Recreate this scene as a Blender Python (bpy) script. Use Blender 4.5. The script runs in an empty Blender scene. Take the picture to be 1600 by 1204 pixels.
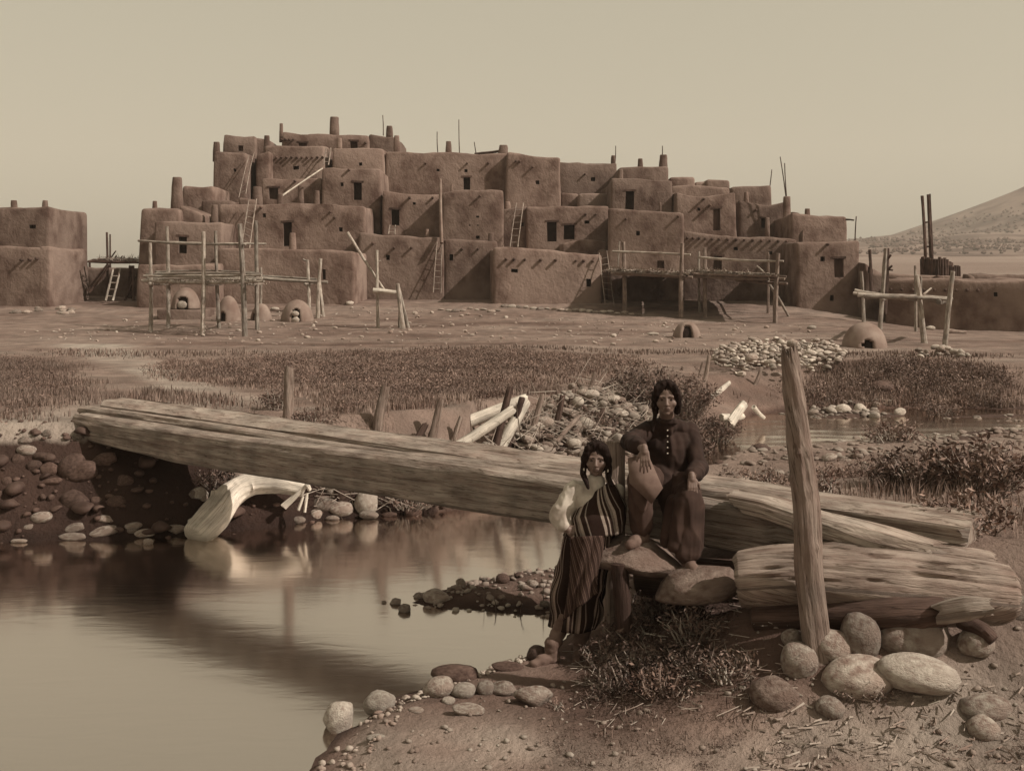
import bpy, bmesh, math, random
import numpy as np
from mathutils import Vector, Matrix, Quaternion

# ------------------------------------------------------------------ camera, sky, sun, exposure
SC = bpy.context.scene
F = 1750.0; CX = 800.0; HY = 435.0; CAMZ = 3.0
cam_d = bpy.data.cameras.new('camera'); cam = bpy.data.objects.new('camera', cam_d)
SC.collection.objects.link(cam); SC.camera = cam
cam.location = (0, 0, CAMZ); cam.rotation_euler = (math.radians(90), 0, 0)
cam_d.sensor_fit = 'HORIZONTAL'; cam_d.sensor_width = 36.0
cam_d.lens = 36.0 * F / 1600.0
cam_d.shift_y = -(602.0 - HY) / 1600.0
cam_d.clip_start = 0.05; cam_d.clip_end = 12000

SUN_EL = math.radians(41); SUN_A = math.radians(21)      # sun from the right, a little to the front
sun_vec = Vector((math.cos(SUN_A) * math.cos(SUN_EL), -math.sin(SUN_A) * math.cos(SUN_EL), math.sin(SUN_EL)))
sd = bpy.data.lights.new('sun', 'SUN'); sd.energy = 4.9; sd.angle = math.radians(0.6); sd.color = (1.0, 0.92, 0.82)
so = bpy.data.objects.new('sun', sd); SC.collection.objects.link(so)
so.rotation_euler = sun_vec.to_track_quat('Z', 'Y').to_euler(); so.location = (30, -10, 40)

W = bpy.data.worlds.new('World'); SC.world = W; W.use_nodes = True
nt = W.node_tree; nt.nodes.clear()
sky = nt.nodes.new('ShaderNodeTexSky'); sky.sky_type = 'NISHITA'; sky.sun_disc = False
sky.sun_elevation = SUN_EL; sky.sun_rotation = math.atan2(sun_vec.x, sun_vec.y)
sky.air_density = 1.6; sky.dust_density = 4.0
bw = nt.nodes.new('ShaderNodeRGBToBW')
gm = nt.nodes.new('ShaderNodeMath'); gm.operation = 'POWER'; gm.inputs[1].default_value = 0.35
sc_ = nt.nodes.new('ShaderNodeMath'); sc_.operation = 'MULTIPLY'; sc_.inputs[1].default_value = 2.7
tint = nt.nodes.new('ShaderNodeMix'); tint.data_type = 'RGBA'; tint.blend_type = 'MULTIPLY'
tint.inputs['Factor'].default_value = 1.0
tint.inputs['B'].default_value = (0.95, 0.872, 0.665, 1)
bg = nt.nodes.new('ShaderNodeBackground'); bg.inputs['Strength'].default_value = 0.121
wo = nt.nodes.new('ShaderNodeOutputWorld')
nt.links.new(sky.outputs[0], bw.inputs[0]); nt.links.new(bw.outputs[0], gm.inputs[0])
nt.links.new(gm.outputs[0], sc_.inputs[0]); nt.links.new(sc_.outputs[0], tint.inputs['A'])
nt.links.new(tint.outputs['Result'], bg.inputs['Color']); nt.links.new(bg.outputs[0], wo.inputs[0])

SC.render.engine = 'CYCLES'
SC.view_settings.view_transform = 'Standard'; SC.view_settings.look = 'None'
SC.view_settings.gamma = 1.0; SC.view_settings.use_curve_mapping = False
SC.view_settings.exposure = 0.0
SC.cycles.max_bounces = 6; SC.cycles.volume_bounces = 1

# ------------------------------------------------------------------ helpers
rng = random.Random(11); nr = np.random.RandomState(5)
def sm(a, b, x):
    t = np.clip((x - a) / (b - a), 0, 1); return t * t * (3 - 2 * t)

def _h(i, j, k):
    n = (i.astype(np.int64) * 374761393 + j.astype(np.int64) * 668265263 + k.astype(np.int64) * 2147483647 + 1013904223) & 0xffffffff
    n = ((n ^ (n >> 13)) * 1274126177) & 0xffffffff
    n = ((n ^ (n >> 16)) * 2246822519) & 0xffffffff
    return ((n ^ (n >> 15)) & 0xffffff) / float(0xffffff) * 2 - 1
def vn(x, y, z=0.0, octv=1, seed=0):
    x = np.asarray(x, float); y = np.asarray(y, float) + np.zeros_like(x); z = np.asarray(z, float) + np.zeros_like(x) + seed * 17.31
    out = np.zeros_like(x); a = 1.0; tot = 0
    for o in range(octv):
        xi = np.floor(x); yi = np.floor(y); zi = np.floor(z)
        fx = x - xi; fy = y - yi; fz = z - zi
        fx = fx * fx * (3 - 2 * fx); fy = fy * fy * (3 - 2 * fy); fz = fz * fz * (3 - 2 * fz)
        xi = xi.astype(np.int64); yi = yi.astype(np.int64); zi = zi.astype(np.int64)
        c = 0
        for dx in (0, 1):
            for dy in (0, 1):
                for dz in (0, 1):
                    c = c + _h(xi + dx, yi + dy, zi + dz) * (fx if dx else 1 - fx) * (fy if dy else 1 - fy) * (fz if dz else 1 - fz)
        out += a * c; tot += a; a *= 0.5
        x = x * 2.03 + 5.1; y = y * 2.03 + 1.7; z = z * 2.03 + 9.2
    return out / tot

BASE = {}
def wbase(o): return BASE.get(o.name, Vector((0, 0, 0)))
def tag(o, label=None, cat=None, group=None, kind=None):
    if label: o['label'] = label
    if cat: o['category'] = cat
    if group: o['group'] = group
    if kind: o['kind'] = kind
    return o
def thing(name, label, cat, loc, group=None):
    o = bpy.data.objects.new(name, None); SC.collection.objects.link(o)
    o.empty_display_size = 0.1; o.location = loc; BASE[o.name] = Vector(loc)
    return tag(o, label, cat, group)
def link(name, me, mat, parent=None, loc=None):
    o = bpy.data.objects.new(name, me); SC.collection.objects.link(o)
    if mat is not None and len(me.materials) == 0: me.materials.append(mat)
    if parent is not None:
        o.parent = parent; BASE[o.name] = wbase(parent)
    elif loc is not None:
        o.location = loc; BASE[o.name] = Vector(loc)
    return o
def obj(name, verts, faces, mat, parent=None, loc=None, smooth=True, uv=None, sharp=0):
    """verts in world space"""
    v = np.array([tuple(p) for p in verts], float) if not isinstance(verts, np.ndarray) else verts.astype(float)
    b = wbase(parent) if parent is not None else (Vector(loc) if loc is not None else Vector((0, 0, 0)))
    v = v - np.array(tuple(b))
    me = bpy.data.meshes.new(name); me.from_pydata(v.tolist(), [], faces if isinstance(faces, list) else faces.tolist())
    if smooth: me.polygons.foreach_set('use_smooth', [True] * len(me.polygons))
    if uv is not None:
        l = me.uv_layers.new(name='UVMap'); idx = np.zeros(len(me.loops), dtype=np.int32); me.loops.foreach_get('vertex_index', idx)
        l.data.foreach_set('uv', np.asarray(uv, float)[idx].ravel())
    me.validate(); me.update()
    if sharp: me.set_sharp_from_angle(angle=math.radians(sharp))
    return link(name, me, mat, parent, loc)

def P(px, py, Y):
    return Vector(((px - CX) * Y / F, Y, CAMZ - (py - HY) * Y / F))

# ------------------------------------------------------------------ materials
def M(name, c1, c2, scale=4.0, rough=0.9, bump=0.3, bscale=20.0, c3=None, stretch=None, coord='Object', spec=0.2, rnd=0.0, detail=6.0, bdist=0.02, attr=None, lohi=(0.35, 0.68)):
    m = bpy.data.materials.new(name); m.use_nodes = True; t = m.node_tree; n = t.nodes; L = t.links
    b = n['Principled BSDF']; b.inputs['Roughness'].default_value = rough
    b.inputs['Specular IOR Level'].default_value = spec
    tc = n.new('ShaderNodeTexCoord'); mp = n.new('ShaderNodeMapping')
    if stretch: mp.inputs['Scale'].default_value = stretch
    L.new(tc.outputs[coord], mp.inputs[0])
    oi = n.new('ShaderNodeObjectInfo')
    ns = n.new('ShaderNodeTexNoise'); ns.noise_dimensions = '4D'; ns.inputs['Scale'].default_value = scale; ns.inputs['Detail'].default_value = detail
    wm = n.new('ShaderNodeMath'); wm.operation = 'MULTIPLY'; wm.inputs[1].default_value = 37.0
    L.new(oi.outputs['Random'], wm.inputs[0]); L.new(wm.outputs[0], ns.inputs['W']); L.new(mp.outputs[0], ns.inputs['Vector'])
    cr = n.new('ShaderNodeValToRGB'); cr.color_ramp.elements[0].position = lohi[0]; cr.color_ramp.elements[1].position = lohi[1]
    cr.color_ramp.elements[0].color = (*c1, 1); cr.color_ramp.elements[1].color = (*c2, 1)
    L.new(ns.outputs['Fac'], cr.inputs[0]); col = cr.outputs[0]
    if c3 is not None:
        n2 = n.new('ShaderNodeTexNoise'); n2.inputs['Scale'].default_value = scale * 0.23; n2.inputs['Detail'].default_value = 3
        L.new(mp.outputs[0], n2.inputs['Vector'])
        r2 = n.new('ShaderNodeValToRGB'); r2.color_ramp.elements[0].position = 0.5; r2.color_ramp.elements[1].position = 0.66
        L.new(n2.outputs['Fac'], r2.inputs[0])
        mx = n.new('ShaderNodeMix'); mx.data_type = 'RGBA'; L.new(r2.outputs[0], mx.inputs['Factor']); L.new(col, mx.inputs['A']); mx.inputs['B'].default_value = (*c3, 1)
        col = mx.outputs['Result']
    if attr:
        at = n.new('ShaderNodeVertexColor'); at.layer_name = attr
        mx = n.new('ShaderNodeMix'); mx.data_type = 'RGBA'; mx.blend_type = 'MULTIPLY'; mx.inputs['Factor'].default_value = 1
        L.new(col, mx.inputs['A']); L.new(at.outputs[0], mx.inputs['B']); col = mx.outputs['Result']
    if rnd:
        mr = n.new('ShaderNodeMapRange'); mr.inputs['To Min'].default_value = 1 - rnd; mr.inputs['To Max'].default_value = 1 + rnd
        L.new(oi.outputs['Random'], mr.inputs['Value'])
        vm = n.new('ShaderNodeVectorMath'); vm.operation = 'SCALE'; L.new(col, vm.inputs[0]); L.new(mr.outputs[0], vm.inputs['Scale']); col = vm.outputs[0]
    L.new(col, b.inputs['Base Color'])
    if bump:
        nb = n.new('ShaderNodeTexNoise'); nb.inputs['Scale'].default_value = bscale; nb.inputs['Detail'].default_value = 8
        nb.inputs['Roughness'].default_value = 0.65
        L.new(mp.outputs[0], nb.inputs['Vector'])
        bp = n.new('ShaderNodeBump'); bp.inputs['Strength'].default_value = bump; bp.inputs['Distance'].default_value = bdist
        L.new(nb.outputs['Fac'], bp.inputs['Height']); L.new(bp.outputs[0], b.inputs['Normal'])
    return m
def sep(v, k=1.0):
    """sepia: value 0..1 -> warm brown print tone (darks redder, lights creamier)"""
    v = v * k
    return (min(v * 1.0, 1), v * (0.52 + 0.36 * min(1, v / 0.4)), v * (0.39 + 0.36 * min(1, v / 0.4)))

MT = {}
MT['adobe'] = M('adobe_plaster', sep(0.095), sep(0.20), 1.5, 0.95, 0.7, 4.5, c3=sep(0.215), bdist=0.10, rnd=0.20, lohi=(.36, .64), stretch=(1, 1, .8), detail=10)
MT['adobe_pale'] = M('adobe_oven_plaster', sep(0.17), sep(0.27), 2.0, 0.95, 0.5, 9.0, rnd=0.06)
MT['door'] = M('old_door_wood', sep(0.05), sep(0.10), 6, 0.85, 0.4, 20, stretch=(1, 1, 0.1), rnd=0.3)
MT['dark'] = M('unlit_interior', sep(0.014), sep(0.03), 4, 0.95, 0.2, 20)  # near-black fill painting the darkness inside openings
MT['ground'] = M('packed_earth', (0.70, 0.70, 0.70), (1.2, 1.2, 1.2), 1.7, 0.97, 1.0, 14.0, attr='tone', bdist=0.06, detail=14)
MT['stone'] = M('river_stone', sep(0.17), sep(0.38), 3.5, 0.9, 0.8, 9, c3=sep(0.26), rnd=0.35, bdist=0.03, detail=10)
MT['stone_dark'] = M('wet_and_shaded_stone', sep(0.05), sep(0.12), 5, 0.7, 0.6, 14, rnd=0.3, bdist=0.02)  # wet stones, and left-bank stones with shade put into the colour
MT['stone_pale'] = M('pale_stone', sep(0.30), sep(0.52), 4, 0.9, 0.8, 10, c3=sep(0.34), rnd=0.25, bdist=0.03, detail=10)
WS = (1, 1, 1)
def wood(name, a, b, rnd=0.15, bump=0.9, crackf=0.85):
    m = M(name, sep(a), sep(b), 1.0, 0.85, bump, 1.0, coord='UV', stretch=(14, 3.2, 1), rnd=rnd, bdist=0.02, detail=10, lohi=(0.3, 0.62))
    for nd in m.node_tree.nodes:
        if nd.type == 'TEX_NOISE' and nd.noise_dimensions == '3D': nd.inputs['Scale'].default_value = 1.9
    # drying cracks along the grain
    t = m.node_tree; n = t.nodes; L = t.links; b = n['Principled BSDF']
    tc = n.new('ShaderNodeTexCoord'); mp = n.new('ShaderNodeMapping'); mp.inputs['Scale'].default_value = (20, 1.4, 1)
    L.new(tc.outputs['UV'], mp.inputs[0])
    nz = n.new('ShaderNodeTexNoise'); nz.inputs['Scale'].default_value = 1.0; nz.inputs['Detail'].default_value = 7
    nz.inputs['Distortion'].default_value = 0.9
    L.new(mp.outputs[0], nz.inputs[0])
    cr = n.new('ShaderNodeValToRGB'); e = cr.color_ramp.elements
    e[0].position = 0.465; e[0].color = (1, 1, 1, 1); e[1].position = 0.5; e[1].color = (0.28, 0.24, 0.2, 1)
    e2 = e.new(0.53); e2.color = (1, 1, 1, 1)
    L.new(nz.outputs['Fac'], cr.inputs[0])
    old = b.inputs['Base Color'].links[0].from_socket
    mx = n.new('ShaderNodeMix'); mx.data_type = 'RGBA'; mx.blend_type = 'MULTIPLY'; mx.inputs['Factor'].default_value = crackf
    L.new(old, mx.inputs['A']); L.new(cr.outputs[0], mx.inputs['B'])
    bn = n.new('ShaderNodeTexNoise'); bn.inputs['Scale'].default_value = 3.5; bn.inputs['Detail'].default_value = 6; L.new(tc.outputs['Object'], bn.inputs[0])
    br_ = n.new('ShaderNodeMapRange'); br_.inputs['From Min'].default_value = .3; br_.inputs['From Max'].default_value = .7; br_.inputs['To Min'].default_value = .66; br_.inputs['To Max'].default_value = 1.22; L.new(bn.outputs[0], br_.inputs[0])
    vm = n.new('ShaderNodeVectorMath'); vm.operation = 'SCALE'; L.new(mx.outputs['Result'], vm.inputs[0]); L.new(br_.outputs[0], vm.inputs['Scale']); L.new(vm.outputs[0], b.inputs['Base Color'])
    return m
MT['wood'] = wood('weathered_wood', 0.21, 0.34)
MT['wood_dark'] = wood('dark_weathered_wood', 0.05, 0.11, 0.25)
MT['wood_pale'] = wood('bleached_wood', 0.50, 0.66, 0.1, 0.6, 0.6)
MT['bark'] = wood('rough_post_wood', 0.16, 0.27, 0.15)
MT['pole'] = wood('peeled_pole_wood', 0.18, 0.40, 0.3)
MT['grass'] = M('dry_grass', sep(0.12), sep(0.25), 2.0, 0.8, 0, rnd=0.1, attr='tone')
MT['leaf'] = M('weed_leaf', sep(0.09), sep(0.19), 3.0, 0.6, 0, rnd=0.1, attr='tone')
MT['twig'] = M('dry_twig', sep(0.20), sep(0.38), 3.0, 0.9, 0)

# ------------------------------------------------------------------ terrain
RIV = np.array([(-1.1, -4), (-1.25, 6.8), (-1.2, 7.35), (-.95, 7.9), (-.6, 8.2), (-.15, 8.5), (.3, 8.85), (.5, 9.3), (.62, 10), (.8, 11.5), (1.2, 13), (1.9, 14.7), (2.7, 16.2),
    (3.6, 16.9), (6.3, 17.6), (9, 18.0), (14, 18.3), (40, 19), (40, 26.2), (14, 26), (9, 26), (6.6, 25.8), (5.2, 24.6), (4.2, 22), (3.4, 19.6), (2.6, 18), (1.7, 16.7), (.8, 15.6), (-.6, 14.6),
    (-2.4, 13.8), (-3.2, 13.3), (-3.8, 13.1), (-5.6, 12.7), (-9, 12.4), (-30, 12.5), (-30, -4)])
BAR = np.array([(-1.15, 10.35), (-.75, 10.8), (-.3, 11.2), (.3, 11.6), (1.2, 11.9), (1.2, 9.8), (.5, 9.75), (-.1, 9.95), (-.7, 10.05)])
def pdist(poly, x, y):
    """signed distance, negative inside"""
    d2 = np.full(x.shape, 1e18); ins = np.zeros(x.shape, bool); n = len(poly)
    for i in range(n):
        ax, ay = poly[i]; bx, by = poly[(i + 1) % n]
        ex, ey = bx - ax, by - ay
        t = np.clip(((x - ax) * ex + (y - ay) * ey) / (ex * ex + ey * ey), 0, 1)
        d2 = np.minimum(d2, (x - ax - t * ex) ** 2 + (y - ay - t * ey) ** 2)
        c = ((ay > y) != (by > y)) & (x < (bx - ax) * (y - ay) / (by - ay + 1e-12) + ax)
        ins ^= c
    d = np.sqrt(d2); return np.where(ins, -d, d)
YC_X = np.array([-30, -3, -.5, .8, 2, 3.2, 5, 7, 12, 40]); YC_Y = np.array([7, 8, 11, 14, 15.7, 17.5, 20.5, 22, 22.3, 22.5])
PRO_Y = np.array([-50, 12, 14, 17, 20, 25, 30, 38, 45, 49, 52, 55, 58, 62, 70, 120, 4000.])
PRO_Z = np.array([1.0, 1.15, 1.2, 1.08, 0.95, 0.80, 0.7, 0.62, 0.78, 0.92, 1.08, 1.35, 1.68, 1.92, 2.0, 1.6, 1.6])
PRB_Z = np.array([1.0, 1.15, 1.2, 1.08, 0.95, 0.80, 0.7, 0.60, 0.58, 0.57, 0.57, 0.6, 0.6, 0.6, 0.6, 0.8, 1.6])
def ground(x, y, fine=True):
    x = np.atleast_1d(np.asarray(x, float)); y = np.atleast_1d(np.asarray(y, float))
    d = pdist(RIV, x, y) + vn(x * 1.3, y * 1.3, 0, 2, 3) * 0.16 * sm(0, 3, np.abs(y - 8.5) + 1.2)
    w = 1 - sm(13.5, 21, x)
    far = np.interp(y, PRO_Y, PRO_Z) * w + np.interp(y, PRO_Y, PRB_Z) * (1 - w)
    far = far + np.maximum(0, y - 130) * 0.030 * sm(-20, 160, x)
    far = far + vn(x * .22, y * .22, 0, 3, 1) * 0.12
    lip = 0.85 + 0.5 * sm(-1, 2, x)        # how fast the far bank rises
    slope = np.where(x < -0.6, 0.85, 0.42)
    farb = np.minimum(far, 0.02 + slope * np.maximum(d, 0) + 0.15 * np.minimum(np.maximum(d, 0), .4))
    plat = sm(.35, 2.5, x) * sm(6.4, 8.0, y)
    near = 0.16 + 0.08 * sm(0, 4, x) + plat * 0.88 * (1 - .62 * sm(10.2, 13.0, y))
    near = near + vn(x * .9, y * .9, 0, 3, 2) * 0.05
    sl2 = 0.12 + 0.26 * sm(6.2, 7.1, y) + 0.49 * sm(8.0, 9.0, y)
    nearb = np.minimum(near, 0.01 + sl2 * np.maximum(d, 0) + 0.10 * np.minimum(np.maximum(d, 0), .3))
    yc = np.interp(x, YC_X, YC_Y)
    z = np.where(y > yc, farb, nearb)
    bed = -0.02 - 0.5 * sm(0, 2.0, -d)
    up = sm(3.0, 4.2, x) * sm(15, 17, y)
    bed = bed * (1 - up) + up * (-0.085 + 0.24 * vn(x * .42, y * 1.15, 0, 3, 7) + 0.10 * sm(7, 12, x) - 0.08 * sm(6.3, 4.3, x))
    z = np.where(d < 0, bed, z)
    db = pdist(BAR, x, y) + vn(x * 2.5, y * 2.5, 0, 2, 9) * 0.12
    z = np.where(db < 0.25, np.maximum(z, -0.02 - 0.25 * np.maximum(db, -.4) * (1 - .0)), z)
    if fine:
        z = z + vn(x * 6, y * 6, 0, 3, 4) * 0.022 * (z > 0.0) + np.where((y < 14.5) & (z > .04), vn(x * 13, y * 13, 0, 2, 14) * .014, 0) + vn(x * 1.6, y * 1.6, 0, 2, 5) * 0.03 * (z > 0.1)
    return z
def g1(x, y): return float(ground(x, y)[0])
_YS = np.concatenate([np.arange(4, 20, .04), np.arange(20, 90, .15)])
def G(px, py):
    """point of the ground seen at photo pixel px, py"""
    xs = (px - CX) * _YS / F; zs = ground(xs, _YS); rz = CAMZ - (py - HY) * _YS / F
    zs = np.maximum(zs, 0.0)
    k = np.where(rz <= zs)[0]
    i = k[0] if len(k) else len(_YS) - 1
    return Vector((xs[i], _YS[i], zs[i]))

def axis_pts(rngs):
    out = []
    for a, b, s in rngs: out += list(np.arange(a, b - 1e-6, s))
    out.append(rngs[-1][1]); return np.array(out)
gx = axis_pts([(-1500, -300, 300), (-300, -60, 30), (-60, -24, 3), (-24, -10, .5), (-10, -6.4, .2), (-6.4, 6.4, .065), (6.4, 12, .16), (12, 30, .5), (30, 60, 3), (60, 300, 20), (300, 1500, 150)])
gy = axis_pts([(-300, -20, 40), (-20, 4, 2), (4, 6, .2), (6, 12, .06), (12, 19, .08), (19, 28, .13), (28, 70, .4), (70, 130, 3), (130, 500, 20), (500, 1700, 150)])
GX, GY = np.meshgrid(gx, gy); GZ = ground(GX.ravel(), GY.ravel())
vv = np.stack([GX.ravel(), GY.ravel(), GZ], 1); nx_, ny_ = len(gx), len(gy)
ii = np.arange(nx_ * ny_).reshape(ny_, nx_)
ff = np.stack([ii[:-1, :-1].ravel(), ii[:-1, 1:].ravel(), ii[1:, 1:].ravel(), ii[1:, :-1].ravel()], 1)
grd = obj('ground', vv, ff, MT['ground']); tag(grd, kind='structure')
# soil colours, with bank shade painted in: pale dust, damp mud at the waterline, sandy path, gravel bar, darker meadow soil
def soil(x, y, z):
    t = 0.21 + 0.06 * vn(x * .35, y * .8, 0, 4, 21) + 0.07 * vn(x * .12, y * .5, 0, 3, 22)
    d = pdist(RIV, x, y)
    path = np.exp(-((x - np.interp(y, [13, 16, 20, 24, 30, 40], [-6.2, -5.2, -5.6, -7.2, -10, -15])) / np.interp(y, [13, 17, 21, 26, 40], [.9, 1.8, .8, .6, 1.5])) ** 2) * (y > 12.5) * (y < 40)
    sand = sm(.2, .7, path) + sm(0.0, .5, vn(x * .5, y * .9, 0, 3, 24)) * (y > 15.5) * (y < 20) * (x < 1) * (x > -5.5)
    t = t + 0.10 * np.clip(sand, 0, 1)
    t = t - 0.07 * sm(.1, .5, vn(x * .25, y * 1.0, 0, 3, 25)) * sm(20, 30, y)
    wet = 1 - sm(0.015, 0.13, z)
    t = t * (1 - 0.62 * wet * (y < 30))
    steep = (y < 14.5) & (y > 12.3) & (x < -1) & (z < 1.0)  # shade of the left bank, painted as a darker soil tone
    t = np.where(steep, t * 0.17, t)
    nearshade = sm(-.2, .8, x) * sm(6.6, 7.2, y) * (1 - sm(8.6, 9.2, y)) * (1 - sm(2.2, 3.0, x))  # shade on the near slope, painted into the soil tone
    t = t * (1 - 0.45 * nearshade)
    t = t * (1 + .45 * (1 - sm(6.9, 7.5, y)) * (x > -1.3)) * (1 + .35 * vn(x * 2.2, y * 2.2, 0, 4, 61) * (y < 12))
    return np.clip(t, 0.03, 1)
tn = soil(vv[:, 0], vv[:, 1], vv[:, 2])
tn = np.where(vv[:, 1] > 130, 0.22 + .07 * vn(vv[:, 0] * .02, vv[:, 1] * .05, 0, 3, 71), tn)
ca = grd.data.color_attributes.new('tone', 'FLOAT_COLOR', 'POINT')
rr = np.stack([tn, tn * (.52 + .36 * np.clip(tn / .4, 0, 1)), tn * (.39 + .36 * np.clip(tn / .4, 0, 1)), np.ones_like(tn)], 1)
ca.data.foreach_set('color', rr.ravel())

# water
wm_ = bpy.data.materials.new('river_water'); wm_.use_nodes = True; t = wm_.node_tree; n = t.nodes; L = t.links
b = n['Principled BSDF']; b.inputs['Base Color'].default_value = (*sep(0.012), 1); b.inputs['Roughness'].default_value = 0.10
gl = n.new('ShaderNodeBsdfGlossy'); gl.inputs['Roughness'].default_value = 0.13; gl.inputs['Color'].default_value = (0.96, 0.87, 0.80, 1)
fr = n.new('ShaderNodeLayerWeight'); fr.inputs['Blend'].default_value = 0.5
mr = n.new('ShaderNodeMapRange'); mr.inputs['From Min'].default_value = 0.0; mr.inputs['From Max'].default_value = 0.8; mr.inputs['To Min'].default_value = 0.25; mr.inputs['To Max'].default_value = 0.74
tc = n.new('ShaderNodeTexCoord'); mp = n.new('ShaderNodeMapping'); mp.inputs['Scale'].default_value = (0.7, 2.4, 1)
nz = n.new('ShaderNodeTexNoise'); nz.inputs['Scale'].default_value = 2.2; nz.inputs['Detail'].default_value = 4; nz.inputs['Distortion'].default_value = 0.6
bp = n.new('ShaderNodeBump'); bp.inputs['Strength'].default_value = 0.04; bp.inputs['Distance'].default_value = 0.05
L.new(tc.outputs['Object'], mp.inputs[0]); L.new(mp.outputs[0], nz.inputs[0]); L.new(nz.outputs[0], bp.inputs['Height'])
L.new(bp.outputs[0], b.inputs['Normal']); L.new(bp.outputs[0], gl.inputs['Normal'])
ms = n.new('ShaderNodeMixShader'); L.new(fr.outputs['Facing'], mr.inputs[0]); L.new(mr.outputs[0], ms.inputs[0]); L.new(b.outputs[0], ms.inputs[1]); L.new(gl.outputs[0], ms.inputs[2])
L.new(ms.outputs[0], n['Material Output'].inputs['Surface'])
MT['water'] = wm_
wx = axis_pts([(-30, -8, 2), (-8, 14, .2), (14, 40, 2)]); wy = axis_pts([(-4, 6, 1), (6, 15, .5), (15, 27, .15)])
WX, WY = np.meshgrid(wx, wy); ii = np.arange(WX.size).reshape(WX.shape)
up = sm(2.0, 4.5, WX) * sm(14.5, 17, WY)
WZ = up * (0.012 * vn(WX * 1.2, WY * 5, 0, 3, 31))
ff = np.stack([ii[:-1, :-1].ravel(), ii[:-1, 1:].ravel(), ii[1:, 1:].ravel(), ii[1:, :-1].ravel()], 1)
wat = obj('river_water', np.stack([WX.ravel(), WY.ravel(), WZ.ravel()], 1), ff, wm_); tag(wat, kind='structure')

# ------------------------------------------------------------------ mountain slope to the right, far ridge
MT['hill'] = M('scrub_hillside', sep(0.07), sep(0.20), 0.035, 0.95, 0.3, 0.2, detail=14, bdist=2.0, lohi=(.42, .62))
def hill(name, Y0, Y1, pts, base_fn, nX=120, nY=40, x0=900, x1=1900, amp=3.0, back=500):
    px = np.linspace(x0, x1, nX); cy = np.interp(px, [p[0] for p in pts], [p[1] for p in pts])
    crestz = CAMZ + (HY - cy) * Y1 / F
    ys = np.concatenate([np.linspace(Y0, Y1, nY), np.linspace(Y1 + 30, Y1 + back, 6)])
    X = np.zeros((len(ys), nX)); Yv = X.copy(); Z = X.copy()
    for j, yy in enumerate(ys):
        X[j] = (px - CX) * Y1 / F; Yv[j] = yy
        tt = (yy - Y0) / (Y1 - Y0)
        if tt <= 1: prof = tt ** 1.15
        else: prof = max(0, 1 - (yy - Y1) / back)
        b0 = base_fn(X[j], yy)
        Z[j] = b0 * (1 - prof) + crestz * prof + amp * vn(X[j] * .02, np.full(nX, yy * .02), 0, 4, 41) * min(1, tt * 3) + (-6 if j == 0 else 0)
    ii = np.arange(X.size).reshape(X.shape)
    ff = np.stack([ii[:-1, :-1].ravel(), ii[:-1, 1:].ravel(), ii[1:, 1:].ravel(), ii[1:, :-1].ravel()], 1)
    return tag(obj(name, np.stack([X.ravel(), Yv.ravel(), Z.ravel()], 1), ff, MT['hill']), kind='structure')
hillo = hill('mountain_slope', 560, 1050, [(900, 404), (1200, 386), (1340, 373), (1440, 360), (1500, 336), (1583, 298), (1700, 240), (1900, 150), (2600, 20)],
     lambda X, y: ground(X, np.full(X.shape, y), False), amp=4.0)
# scrub and small trees on the slope (uncountable)
def hill_scrub():
    dg = hillo.data; co = np.zeros(len(dg.vertices) * 3); dg.vertices.foreach_get('co', co); co = co.reshape(-1, 3); nX = 120; r0 = np.random.RandomState(77)
    R_ = co.reshape(-1, nX, 3); vs_, fs = [], []
    for k in range(5600):
        j = r0.randint(3, 38); i = r0.randint(0, nX - 2); u, v = r0.rand(), r0.rand()
        p = R_[j, i] * (1 - u) * (1 - v) + R_[j, i + 1] * u * (1 - v) + R_[j + 1, i] * (1 - u) * v + R_[j + 1, i + 1] * u * v
        if float(vn(np.array([p[0] * .02]), np.array([p[1] * .02]), 0, 2, 91)[0]) < r0.uniform(-.35, .25): continue
        h = r0.uniform(.8, 2.6) * (1.6 if r0.rand() < .06 else 1); w = h * r0.uniform(.5, .9); a = r0.uniform(0, 6.28); i0 = len(vs_)
        for q in range(5): vs_.append((p[0] + w * math.cos(a + q * 1.257) * r0.uniform(.7, 1.2), p[1] + w * math.sin(a + q * 1.257), p[2] + h * .35))
        vs_ += [(p[0], p[1], p[2] - .5), (p[0] + r0.uniform(-.3, .3), p[1], p[2] + h)]
        for q in range(5): fs += [(i0 + q, i0 + (q + 1) % 5, i0 + 6), (i0 + (q + 1) % 5, i0 + q, i0 + 5)]
    o = obj('hillside_scrub', vs_, fs, MT['hill_scrub'], smooth=False); o['kind'] = 'stuff'
MT['hill_scrub'] = M('juniper_scrub', sep(.07), sep(.12), .5, .9, 0)
hill_scrub()
# the dusty air between the camera and the mountain
hz = bpy.data.materials.new('dusty_air'); hz.use_nodes = True; hn = hz.node_tree.nodes; hn.remove(hn['Principled BSDF'])
pv = hn.new('ShaderNodeVolumePrincipled'); pv.inputs['Color'].default_value = (0.99, 0.93, 0.84, 1); pv.inputs['Density'].default_value = 0.00030; pv.inputs['Anisotropy'].default_value = 0.1
hz.node_tree.links.new(pv.outputs[0], hn['Material Output'].inputs['Volume'])
c8 = [(x, y, z) for x in (-1600, 1600) for y in (-350, 1800) for z in (-4, 215)]
tag(obj('haze', c8, [(0, 1, 3, 2), (4, 6, 7, 5), (0, 4, 5, 1), (2, 3, 7, 6), (0, 2, 6, 4), (1, 5, 7, 3)], hz, smooth=False), kind='stuff')

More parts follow.
